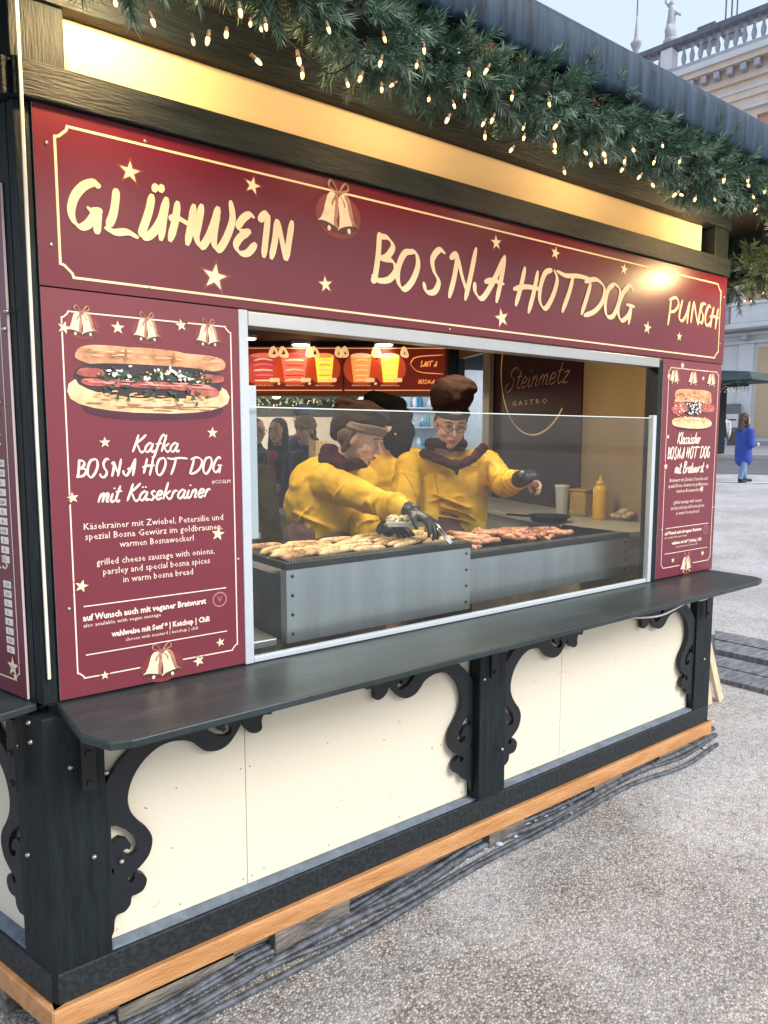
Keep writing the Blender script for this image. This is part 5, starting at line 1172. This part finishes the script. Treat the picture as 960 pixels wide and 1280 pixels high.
# ---- people outside
def passer(label, hx, hy, d, az, coat, hair, hat=None, legm=None, ztop=None, coat_len=.72, inner=None, longhair=False, arms='down', kz=1.0, name='person', glasses=False, shoes=M_BLACK, voxel=.012, ex=None):
    c = sight(hx, hy, d); g0 = gz(c.x, c.y)+.0; Ht = c.z-g0; k = kz
    root = empty(name, (c.x, c.y, g0), label, 'person'); f = V(math.cos(az), math.sin(az), 0); l = V(-f.y, f.x, 0)
    h = Head(c, az, R(4), 0, k); nk = c+V(0, 0, -.17*k)-f*.02; hipz = g0+(c.z-g0)*.54; hp = V(c.x, c.y, hipz)-f*.02; ch = V(c.x, c.y, c.z-.36*k)
    mb = MB(); head_prims(mb, h, nk); mb.capsule(nk, ch, .06*k, .12*k); mb.capsule(ch, hp, .12*k, .12*k)
    js = {}
    for s in (-1, 1):
        sh = c+l*s*.17*k+V(0, 0, -.27*k)
        if arms == 'down': el = sh+l*s*.05+V(0, 0, -.28*k); wr = el+f*.08+V(0, 0, -.24*k); hdn = V(f.x*.3, f.y*.3, -1)
        elif arms == 'up' and s == ex: el = sh+f*.16*k+V(0, 0, -.22*k)+l*s*.06; wr = c+f*.12*k+V(0, 0, -.10*k)+l*s*.05; hdn = V(0, 0, 1)
        else: el = sh+l*s*.05-f*.02+V(0, 0, -.28*k); wr = el+f*.20*k-l*s*.10+V(0, 0, .02); hdn = f
        mb.capsule(sh, el, .05*k, .042*k); mb.capsule(el, wr, .042*k, .03*k); hand_prims(mb, wr, hdn, l*s, k*.95, .6, s); js[s] = (sh, el, wr)
    fts = {}
    for s in (-1, 1):
        h0 = hp+l*s*.08*k; st = (.13 if legm != 'still' else 0)*s*k; kn = h0.lerp(V(c.x, c.y, g0), .5)+l*s*.05*k+f*(st*.6+.03); ft = V(c.x, c.y, g0+.07)+l*s*.07*k+f*st; fts[s] = (h0, kn, ft)
        mb.capsule(h0, kn, .08*k, .055*k); mb.capsule(kn, ft, .052*k, .036*k); mb.capsule(ft-V(0, 0, .03), ft+f*.13*k-V(0, 0, .035), .035*k, .03*k)
    blob(mb, 'body', M_SKIN2, root, voxel*.6, 1)
    if d < 12: face_parts(h, root, glasses)
    tr_ = legm if legm not in (None, 'still') else mat('dark_jeans', (.02, .025, .04), .8, var=.2)
    mb = MB()
    for s in (-1, 1): h0, kn, ft = fts[s]; mb.capsule(h0, kn, .092*k, .066*k); mb.capsule(kn, ft+V(0, 0, .03), .064*k, .048*k)
    blob(mb, 'trousers', tr_, root, voxel, 2, .01, .06)
    for s in (-1, 1):
        h0, kn, ft = fts[s]; mb = MB(); mb.capsule(ft-V(0, 0, .028), ft+f*.15*k-V(0, 0, .033), .042*k, .036*k); mb.capsule(ft-V(0, 0, .02), ft+V(0, 0, .05), .045*k, .045*k); blob(mb, 'shoe', shoes, root, voxel*.8, 1)
    mb = MB(); hem = V(c.x, c.y, c.z-coat_len*k-.17*k)
    mb.capsule(ch+V(0, 0, .05), hp, .155*k, .155*k); mb.capsule(js[-1][0], js[1][0], .082*k, .082*k); mb.capsule(hp, hem+V(0, 0, .12), .16*k, .165*k); mb.capsule(hp+l*.06, hem+l*.07+V(0, 0, .12), .13*k, .13*k); mb.capsule(hp-l*.06, hem-l*.07+V(0, 0, .12), .13*k, .13*k)
    for s in (-1, 1): sh, el, wr = js[s]; mb.capsule(sh, el, .078*k, .066*k); mb.capsule(el, el.lerp(wr, .92), .066*k, .05*k)
    mb.capsule(nk+V(0, 0, .0), ch, .075*k, .13*k); blob(mb, 'coat', coat, root, voxel, 5, .018, .10)
    if inner: mb = MB(); mb.capsule(ch+f*.10*k+V(0, 0, .12), hp+f*.10*k, .06*k, .085*k); blob(mb, 'pullover', inner, root, voxel, 2)
    mb = MB(); h.ell(mb, (-.03, 0, .055), (.098, .088, .085)); h.ell(mb, (-.05, 0, -.01), (.068, .085, .09))
    if longhair:
        for s in (-1, 1): h.cap(mb, (-.02, s*.07, .03), (.0, s*.085, -.19), .035, .035)
        h.cap(mb, (-.08, 0, 0), (-.10, 0, -.22), .07, .06)
    blob(mb, 'hair', hair, root, voxel*.6, 3, .008, .03)
    if hat:
        mb = MB(); h.ell(mb, (-.015, 0, .065), (.115, .098, .085)); h.ell(mb, (-.02, 0, .045), (.118, .100, .040)); blob(mb, 'hat', hat, root, voxel*.6, 2, .006, .02)
    return root, h, f, l, js
c_navy = mat('navy_coat', (.018, .022, .035), .85, var=.3, bump=.3); c_black = mat('black_coat', (.013, .014, .018), .8, var=.3, bump=.3)
c_olive = mat('olive_coat', (.11, .085, .02), .8, var=.3, bump=.3, c2=(.15, .12, .035)); c_mag = mat('magenta_pullover', (.36, .012, .07), .8, var=.2)
passer('bespectacled person in a black coat, left of the long haired woman', 321, 539, 7.4, R(-75), c_black, M_HAIRD, glasses=True, legm='still')
passer('woman with long dark hair and magenta top under a dark coat, in the crowd', 347, 540, 7.0, R(215), c_black, M_HAIRD, inner=c_mag, longhair=True, legm='still', arms='half')
passer('person in a beige knitted hat, turned away, just left of the brown wrapped hat', 381, 539, 6.6, R(200), c_navy, M_HAIRB, hat=mat('beige_knit', (.34, .24, .15), .9, var=.25, scale=50, bump=.7, bscale=90), legm='still')
passer('person in a dark blue cap standing behind the beige knitted hat', 377, 522, 8.0, R(190), c_navy, M_HAIRD, hat=mat('navy_knit', (.02, .035, .06), .9, var=.25, scale=50, bump=.5), legm='still', kz=1.04)
passer('person in an olive coat cut by the left window edge, nearest of the crowd', 308, 548, 5.4, R(20), c_olive, M_HAIRB, legm='still', kz=1.05)
c_blue = mat('cobalt_coat', (.028, .065, .34), .8, var=.12, bump=.3); c_jean = mat('pale_jeans', (.16, .26, .42), .8, var=.15)
root, h, f, l, js = passer('woman in a cobalt blue coat and pale jeans walking on the square', 932, 524, 16.4, R(-20), c_blue, M_HAIRB, legm=c_jean, longhair=True, coat_len=.80, arms='up', ex=1, voxel=.014, kz=1.08)
P = [js[-1][0]+V(0, 0, .05), h.c+f*.15+V(0, 0, -.45), js[1][1]+f*.12+V(0, 0, -.12)]; MB().tube(catmull(P, 4), .022, 6).build('bag_strap', M_BLACK, root, smooth=True)
bgp = js[1][1]+f*.18+V(0, 0, -.16); MB().box(bgp.x-.10, bgp.x+.10, bgp.y-.05, bgp.y+.05, bgp.z-.10, bgp.z+.08).build('handbag', M_BLACK, root, .02)
mb = MB(); mb.capsule(h.c+f*.10+V(0, 0, -.26), h.c+f*.13+V(0, 0, -.44), .07, .05); blob(mb, 'pullover', mat('white_knit', (.7, .68, .66), .8), root, .018, 1)
passer('distant walker in a white and black top and blue jeans by the palace door', 905, 519, 27.0, R(200), mat('white_fleece', (.68, .68, .68), .8, var=.15), M_HAIRD, legm=c_jean, coat_len=.42, voxel=.025)
q = sight(898, 519, 25.5); passer('dark clothed figure half hidden by the right menu board', 899, 520, 26.5, R(20), c_black, M_HAIRB, legm='still', voxel=.025)
# ------------------------------------------------------------------ neighbouring stalls seen through the window
def hut(name, P0, P1, depth, zt, label, mwall, mroof, shelf=None, seed=1, garl=True, opening=True):
    fr = Frame(P0, P1); z0 = gz(*fr.p(fr.len/2, 0, 0)[:2]); r = empty(name, fr.p(fr.len/2, -depth/2, z0), label, 'market stall'); L_ = fr.len
    fr.box(MB(), 0, L_, -.06, 0, z0, z0+1.0).build('front_wall', mwall, r, .003)
    fr.box(MB(), 0, .12, -.12, .02, z0+1.001, zt-.001).build('post', M_DARK, r, .003); fr.box(MB(), L_-.12, L_, -.12, .02, z0+1.001, zt-.001).build('post', M_DARK, r, .003)
    fr.box(MB(), 0, L_, -depth, -depth+.06, z0, zt-.002).build('back_wall', mwall, r, .003)
    fr.box(MB(), 0, .06, -depth+.061, -.121, z0, zt-.002).build('side_wall', mwall, r, .003); fr.box(MB(), L_-.06, L_, -depth+.061, -.121, z0, zt-.002).build('side_wall', mwall, r, .003)
    fr.box(MB(), 0, L_, -.06, .015, zt-.35, zt).build('fascia_board', M_DARKH, r, .004)
    mb = MB(); a = [fr.p(-.35, .45, zt-.02), fr.p(L_+.35, .45, zt-.02), fr.p(L_+.35, -depth-.35, zt-.02), fr.p(-.35, -depth-.35, zt-.02), fr.p(L_*.25, -depth/2, zt+1.0), fr.p(L_*.75, -depth/2, zt+1.0)]
    mb.add(a, [(0, 1, 5, 4), (1, 2, 5), (2, 3, 4, 5), (3, 0, 4), (3, 2, 1, 0)]); mb.build('roof', mroof, r)
    fr.box(MB(), -.02, L_+.02, .001, .3, z0+1.0, z0+1.03).build('counter_shelf', M_SHELF, r, .004)
    if shelf:
        g = np.random.default_rng(seed); 
        for zz in (z0+1.15, z0+1.5, z0+1.85, z0+2.2):
            fr.box(MB(), .15, L_-.15, -depth+.07, -depth+.35, zz, zz+.025).build('shelf', M_WHITEAL, r)
            for mm in shelf:
                mb = MB(); u = .2+g.uniform(0, .1)
                while u < L_-.3:
                    hh = g.uniform(.10, .26); ww = g.uniform(.05, .12)
                    mb.lathe(fr.p(u, -depth+.22, zz+.026), [(ww*.5, 0), (ww*.55, hh*.6), (ww*.25, hh*.85), (ww*.2, hh)], 8); u += g.uniform(.18, .4)
                o = mb.build('goods', mm, r, smooth=True); o['kind'] = 'stuff'
    if garl: make_garland('garland', 'fir garland with lights on the roof edge of the '+garl, [tuple(fr.p(-.3+i*(L_+.6)/14, .47, zt-.06+.02*math.sin(i*1.7))) for i in range(15)], .13, 70, seed+30, 46, needles=30)
    return r, fr, z0
M_GW = mat('grey_boards', (.36, .31, .26), .8, var=.2, scale=5, stretch=(8, 8, .6)); M_PALEW = mat('pale_boards', (.62, .64, .68), .7, var=.1)
pL, pR = sight(255, 547, 11.2), sight(452, 547, 11.6)
r1, f1, z1 = hut('neighbour_stall', pL, pR, 2.4, 2.28, 'grey brown neighbouring stall with a lit fir garland, behind the crowd', M_GW, M_ROOF, None, 2, 'grey brown neighbouring stall')
f1.box(MB(), .13, f1.len-.13, -.05, -.01, z1+1.02, 1.93).build('closed_shutter', M_GW, r1, .003)
pL, pR = sight(470, 547, 10.5), sight(640, 547, 11.5)
M_G1 = mat('blue_goods', (.05, .25, .5), .35, var=.4); M_G2 = mat('white_goods', (.75, .78, .82), .35, var=.1); M_G3 = mat('teal_goods', (.1, .38, .45), .35, var=.3)
r2, f2, z2 = hut('neighbour_stall', pL, pR, 2.2, 3.0, 'pale neighbouring stall full of blue and white goods', M_PALEW, M_ROOF, (M_G1, M_G2, M_G3), 5, None)
ht = sight(573, 446, 8.2); he = empty('heart_ornament', ht, 'hanging red heart ornament behind the tall brown cap', 'ornament')
P = [(.115*(math.sin(t)**3)*1.0, .115*(13*math.cos(t)-5*math.cos(2*t)-2*math.cos(3*t)-math.cos(4*t))/16) for t in np.linspace(0, 2*math.pi, 28)[:-1]]
mb = MB(); k = len(P); pts = []
for s in (-.02, .02): pts += [ht+CR*a*.85*(1)+V(0, 0, b)+V(CF.x, CF.y, 0)*s for a, b in P]
mb.add(pts, [tuple(range(k)), tuple(range(2*k-1, k-1, -1))]+[(i, k+i, k+(i+1) % k, (i+1) % k) for i in range(k)]); mb.build('heart_body', mat('red_lacquer', (.45, .03, .02), .3, var=.2), he, .008)
MB().tube([ht+V(0, 0, .08), ht+V(0, 0, .7)], .004, 5).build('string', M_CORD, he)
# far small hut roof seen at the right
pA, pB = sight(895, 547, 21.5), sight(938, 547, 23.0)
r3, f3, z3 = hut('neighbour_stall', pA-(pB-pA)*2.2, pB, 2.4, 3.62, 'dark roofed distant stall with a garland, in front of the white palace wall', M_DARK, M_ROOF, None, 8, None) if False else (None, None, None)
aw = empty('stall_awning', sight(920, 462, 24), 'dark roofed distant kiosk with a pale lit garland against the white palace wall', 'kiosk')
za_ = 3.4; Fk = Frame(sight(872, 547, 24.5), sight(936, 547, 23.2)); zk = gz(*Fk.p(1, 0, 0)[:2])
Fk.box(MB(), -1.2, Fk.len-1.5, -1.6, -.3, zk, za_).build('kiosk_body', M_DARK, aw, .01)
mb = MB(); za = 3.72; q = [Fk.p(-.2, .3, za-.26), Fk.p(Fk.len+.15, .3, za-.26), Fk.p(Fk.len+.15, -2, za-.26), Fk.p(-.2, -2, za-.26), Fk.p(-.2, .2, za+.2), Fk.p(Fk.len-.0, .2, za), Fk.p(Fk.len-.2, -1.8, za+.05), Fk.p(-.2, -1.8, za+.2)]
mb.hexa(q); mb.build('awning_roof', mat('kiosk_roof', (.06, .085, .09), .6, var=.3), aw, .01)
Fk.box(MB(), -.2, Fk.len+.12, .305, .32, za-.3, za-.262).build('trim', M_DARK, aw)
make_garland('garland', 'fir garland with pale lights along the roof of the distant kiosk', [tuple(Fk.p(-.2+i*.13, .30, za-.42)) for i in range(int((Fk.len+.25)/.13)+1)], .2, 60, 41, 40, needles=30)
# added lamp, no source seen: brightens the goods inside the pale neighbouring stall
q = f2.p(f2.len/2, -.9, 2.55); sl_ = empty('added_stall_lamp', q, 'added tube lamp brightening the inside of the pale neighbouring stall', 'lamp')
MB().tube([q-f2.U*.5, q+f2.U*.5], .02, 8).build('tube', M_SPOT, sl_)
ld = bpy.data.lights.new('added_stall_light', 'POINT'); ld.energy = 22; ld.color = (.85, .93, 1); ld.shadow_soft_size = .15
lo = bpy.data.objects.new('added_stall_light', ld); col.objects.link(lo); lo.parent = sl_; lo.location = (0, 0, -.1)
# ------------------------------------------------------------------ the palace across the square
a9 = R(99); U2 = V(math.cos(a9), math.sin(a9), 0); PP = V(31.8, 14.36, 0)
PF = Frame(PP+U2*40, PP-U2*18)
M_STUC = mat('white_stucco', (.70, .70, .72), .8, var=.08, scale=1.5); M_CRST = mat('cream_stucco', (.74, .61, .52), .8, var=.08, scale=1.5); M_BRICK = mat('peach_brick', (.60, .36, .27), .85, var=.12, scale=3)
M_STONE = mat('grey_stone', (.42, .43, .48), .8, var=.2, scale=3); M_RAILC = mat('rail_lead', (.14, .15, .19), .6, var=.3, scale=3); M_PANE = mat('window_pane', (.05, .10, .11), .15, var=.3, scale=2); M_OCH = mat('ochre_stucco', (.62, .47, .30), .8, var=.08)
pal = empty('palace', PP+V(0, 0, 1.0), 'large cream and peach palace facade with a roof balustrade, far behind on the right', 'palace')
def pb(name, m, a0, a1, n0, n1, z0, z1, bev=0, par=None):   # a = distance left of the measured point
    return PF.box(MB(), 40-a1, 40-a0, n0, n1, z0, z1).build(name, m, par or pal, bev)
pb('wall', M_BRICK, -17.9, 39.9, -12, 0, 6.3, 15.39); pb('wall', M_STUC, -17.9, 39.9, -12, .12, .6, 6.299)
pb('frieze', M_CRST, -17.9, 39.9, -12, .15, 15.395, 16.2); pb('frieze', M_CRST, -17.9, 39.9, -11.99, .25, 16.205, 16.9)
pb('cornice', M_CRST, -17.9, 39.9, -11.9, .40, 16.905, 17.15); pb('cornice', M_CRST, -17.9, 39.9, -11.9, .78, 17.52, 17.75); pb('cornice', M_STUC, -17.9, 39.9, -11.9, .92, 17.755, 18.0); pb('cornice_back', M_CRST, -17.9, 39.9, -11.9, .36, 17.151, 17.519)
for z in (15.7, 16.5): pb('moulding', M_STUC, -17.9, 39.9, .15, .32, z, z+.09)
mb0 = None
for i in range(60):
    a = -6+i*.55
    if mb0 is None: mb0 = PF.box(MB(), 40-a-.12, 40-a+.12, .361, .72, 17.2, 17.5).build('modillion', M_STONE, pal, .03); A0 = a
    else:
        o = mb0.copy(); col.objects.link(o); o.parent = pal; o.location = mb0.location+U2*(a-A0)
pb('parapet_base', M_STONE, -17.9, 39.9, .1, .75, 18.005, 18.25, .02); pb('rail', M_RAILC, -17.9, 39.9, .05, .85, 19.2, 19.45, .03)
b0 = MB(); b0.lathe((0, 0, 0), [(.10, 0), (.10, .08), (.06, .12), (.115, .35), (.11, .45), (.055, .68), (.06, .78), (.095, .82), (.095, .945)], 10)
bal = b0.build('baluster', M_STONE, None, smooth=False); bal.parent = pal; first = True
for i in range(110):
    a = -6+i*.37
    if any(abs((a-3.93) % 5.2-j) < .42 for j in (0, 5.2)): continue
    o = bal if first else bal.copy()
    if not first: col.objects.link(o); o.parent = pal
    first = False; o.location = PF.p(40-a, .45, 18.252)-pal.location
for i in range(-2, 7):
    a = 3.93+5.2*i
    if a < 35: pb('pedestal', M_STUC, a-.27, a+.27, .12, .78, 18.251, 19.19, .02)
for i in range(-1, 9):   # upper window rows, each with frame, pane and bars
    a = 1.72+3.9*i
    for z0, z1 in ((12.9, 15.2), (7.6, 10.4)):
        da = -.0 if z0 > 12 else -.95
        f_ = pb('window', M_STUC, a+da-.18, a+da+1.58, .0, .10, z0-.2, z1+.22, .02); f_.name = 'window'
        pb('pane', M_PANE, a+da, a+da+1.40, .101, .115, z0, z1, 0, f_)
        pb('glazing_bar', M_STUC, a+da+.66, a+da+.74, .116, .14, z0, z1, 0, f_); pb('glazing_bar', M_STUC, a+da, a+da+1.40, .116, .135, (z0+z1)/2, (z0+z1)/2+.07, 0, f_)
        pb('hood', M_CRST, a+da-.35, a+da+1.75, .0, .35, z1+.24, z1+.42, .02)
    pb('pilaster', M_CRST, a-1.62, a-1.12, .001, .18, 7.35, 15.39, .02)
# balcony and ground floor on the right edge of the picture
pb('balcony_slab', M_STUC, -17, 30, .121, 1.1, 6.30, 6.52, .03); pb('balcony_rail', M_STUC, -17, 30, .95, 1.15, 7.26, 7.40, .02)
for i in range(-6, 8):
    pb('balcony_panel', M_STUC, -2.6+4.2*i, .45+4.2*i, .98, 1.10, 6.521, 7.259, .02)
    for j in range(4):
        o = bal.copy(); col.objects.link(o); o.parent = pal; o.scale = (1, 1, .78); o.location = PF.p(40-(.62+.32*j+4.2*i), 1.04, 6.522)-pal.location
for z in (5.72, 6.08): pb('string_course', M_STUC, -17, 39, .121, .30, z, z+.13, .02)
for i in range(-3, 8):
    a = -.30+4.2*i
    pb('pilaster', M_STUC, a, a+.62, .121, .28, 1.0, 5.71, .02); pb('corbel', M_STONE, a+.2, a+.42, .281, .7, 5.86, 6.07, .02) if i < 3 else None
    pb('reveal', M_OCH, a-1.9, a-.12, .121, .14, 1.6, 5.55, 0); pb('plinth', M_STONE, a-3.4, a+.7, .141, .40, .9, 1.45, .03)
    d_ = pb('door', mat('door_green', (.03, .045, .045), .4, var=.3), a+1.15, a+2.5, .121, .16, 1.0, 3.5, .01); pb('fanlight', M_PANE, a+1.15, a+2.5, .121, .17, 3.75, 4.5, .01)
nb = empty('notice_board', PF.p(40-.55, .5, 1.02), 'grey notice board with a white sheet on the palace wall behind the blue coat', 'notice board')
PF.box(MB(), 40-1.0, 40-.05, .42, .50, 1.5, 3.1).build('board', mat('notice_grey', (.20, .19, .20), .6), nb, .01); PF.box(MB(), 40-.62, 40-.12, .503, .51, 2.05, 2.65).build('paper', mat('paper', (.78, .78, .78), .6, var=.03), nb); PF.box(MB(), 40-.56, 40-.2, .512, .514, 2.36, 2.42).build('text_bar', M_BLACK, nb)
pl_ = empty('planter', PF.p(40-.2, 1.2, 1.0), 'brown box planter at the palace foot behind the walkers', 'planter')
PF.box(MB(), 40-1.3, 40+.35, .8, 1.5, .95, 1.85).build('box', mat('planter_brown', (.12, .095, .08), .7, var=.3), pl_, .02)
# roof furniture
def statue(a, z, h, label):
    s_ = empty('statue', PF.p(40-a, .45, z), label, 'statue'); c = PF.p(40-a, .45, z); mb = MB(); k = h/2
    mb.lathe(c, [(.30*k, 0), (.30*k, .16*k), (.2*k, .2*k), (.24*k, .3*k)], 10); mb.capsule(c+V(0, 0, .4*k), c+V(0, 0, 1.05*k), .22*k, .15*k); mb.capsule(c+V(0, 0, 1.05*k), c+V(0, 0, 1.35*k), .16*k, .12*k); mb.ell(c+V(0, 0, 1.55*k), (.10*k, .10*k, .12*k))
    mb.capsule(c+V(0, 0, 1.3*k), c+PF.U*.35*k+V(0, 0, 1.0*k), .07*k, .05*k); mb.capsule(c+V(0, 0, 1.3*k), c-PF.U*.25*k+V(0, 0, 1.7*k), .06*k, .05*k); mb.capsule(c-PF.U*.25*k+V(0, 0, 1.7*k), c-PF.U*.12*k+V(0, 0, 2.05*k), .05*k, .03*k); mb.ell(c+V(0, 0, .5*k), (.30*k, .2*k, .3*k))
    blob(mb, 'figure', M_STONE, s_, .04, 1, .03, .15)
statue(3.9, 19.46, 2.3, 'stone statue with one raised arm on the palace balustrade'); statue(9.2, 19.46, 2.2, 'stone statue farther left on the palace balustrade, mostly behind the stall roof')
fn = empty('finial', PF.p(40-5.55, .45, 19.0), 'urn shaped finial carrying a thin mast at the far end of the palace roof', 'finial'); c = PF.p(40-5.55, .45, 19.46)
mb = MB(); mb.lathe(c, [(.16, 0), (.12, .25), (.16, .4), (.24, .58), (.27, .68), (.14, .80), (.10, 1.0), (.06, 1.5), (.03, 1.9)], 14); mb.build('urn', M_STONE, fn, smooth=True)
MB().tube([c+V(0, 0, 1.8), c+V(0, 0, 9)], .035, 6).build('mast', M_RAILC, fn)
for px, h in ((875, .75), (905, .35)):
    a = (882-px)*.036+2.2; ch_ = PF.box(MB(), 40-a-.45, 40-a+.35, -.6, .0, 19.2, 19.75+h*.35)
    ch_.build('chimney', M_RAILC, pal, .03)
an = empty('antenna', PF.p(40-1.3, .3, 19.4), 'small twin pole antenna on the palace roof at the upper right', 'antenna')
for d, h in ((0, 1.5), (.22, 1.75), (-.25, 1.1)): MB().tube([PF.p(40-1.3+d, .3, 19.45), PF.p(40-1.3+d, .3, 19.45+h)], .035, 6).build('pole', M_RAILC, an)
PF.box(MB(), 40-1.35, 40-.85, .22, .38, 21.0, 21.13).build('bracket_box', M_RAILC, an, .02)

ct_ = sight(399, 562, 3.95); cx_ = empty('carton', ct_, 'small tan printed carton standing behind the woman, left of her scarf', 'box')
mb = MB(); mb.box(ct_.x-.045, ct_.x+.045, ct_.y-.04, ct_.y+.04, ct_.z-.06, ct_.z+.05); mb.build('carton_body', mat('tan_card', (.50, .38, .2), .6, var=.4, scale=60), cx_, .003)
mb = MB(); mb.box(ct_.x-.02, ct_.x+.02, ct_.y-.02, ct_.y+.02, 1.06, ct_.z-.061); mb.build('stand', M_BEIGE, cx_, .003)

# ------------------------------------------------------------------ loose stones and litter on the ground
g = np.random.default_rng(90); mb = MB()
for i in range(420):
    r_ = g.uniform(.5, 4.5); a_ = R(53)+g.uniform(-1.2, .75); x, y = CAM.x+r_*math.cos(a_), CAM.y+r_*math.sin(a_)
    if y > -.12: continue
    k = g.uniform(.0025, .0065)
    mb.ell((x, y, gz(x, y)+k*.3), (k*g.uniform(.8, 1.6), k, k*.7), Matrix.Rotation(g.uniform(0, 3), 3, 'Z'), 6, 4)
tag(mb.build('gravel', mat('loose_gravel', (.30, .27, .25), .8, var=.5, scale=40, c2=(.62, .58, .54))), 'loose small stones scattered over the pavement', None, kind='stuff')
# ------------------------------------------------------------------ marks on the cream panels: knots, nail heads, scuffs
M_KNOT = mat('wood_knot', (.40, .30, .18), .7, var=.4, scale=60); M_SCUF = mat('scuff_mark', (.55, .49, .38), .8, var=.2, scale=90)
g = np.random.default_rng(33); mk = MB(); sk = MB(); PN = -.0256
for px, py in ((540, 935), (551, 931), (215, 1060), (420, 1010), (262, 1130), (330, 1085), (745, 870), (690, 905), (480, 925), (800, 835), (182, 1010)):
    q = onY(px, py, .026); a = g.uniform(0, 3); r1, r2 = g.uniform(.003, .007), g.uniform(.0015, .004)
    poly(mk, FRONT, PN, [(q.x+r1*math.cos(t)*math.cos(a)-r2*math.sin(t)*math.sin(a), q.z+r1*math.cos(t)*math.sin(a)+r2*math.sin(t)*math.cos(a)) for t in np.linspace(0, 2*math.pi, 9)[:-1]])
for i in range(46):
    x = g.choice([g.uniform(.2, 1.4), g.uniform(1.7, 2.9)]); z = .235+abs(g.normal(0, .09)); L_ = g.uniform(.004, .03); a = g.normal(0, .5)
    pen(sk, [(x, z), (x+L_*math.cos(a)*.5, z+L_*math.sin(a)*.4), (x+L_*math.cos(a), z+L_*math.sin(a))], g.uniform(.0008, .0022), FRONT, PN+.0001, i)
mk.build('wood_knots', M_KNOT, stall); o = sk.build('scuff_marks', M_SCUF, stall); o['kind'] = 'stuff'
for x in (.16, .34, .54, .57, .85, 1.15, 1.45, 1.65, 1.85, 2.0, 2.05, 2.4, 2.7, 2.98):
    for z in (.245, .60):
        MB().ell((x, .0256, z), (.003, .0012, .003), None, 7, 4).build('nail_head', M_KNOT, stall)

q = f1.p(f1.len*.45, .9, 2.2); hl2 = empty('added_stall_lamp', q, 'added warm lamp in front of the grey brown stall, brightening the crowd', 'lamp')  # lamp added to lift the dark crowd, no such source seen
MB().lathe(q, [(.03, -.03), (.07, 0), (.05, .06), (.015, .09)], 12).build('shade', M_SPOT, hl2)
ld = bpy.data.lights.new('added_stall_light', 'POINT'); ld.energy = 110; ld.color = (1, .80, .58); ld.shadow_soft_size = .2
lo = bpy.data.objects.new('added_stall_light', ld); col.objects.link(lo); lo.parent = hl2; lo.location = (-.4, -.6, -.08)
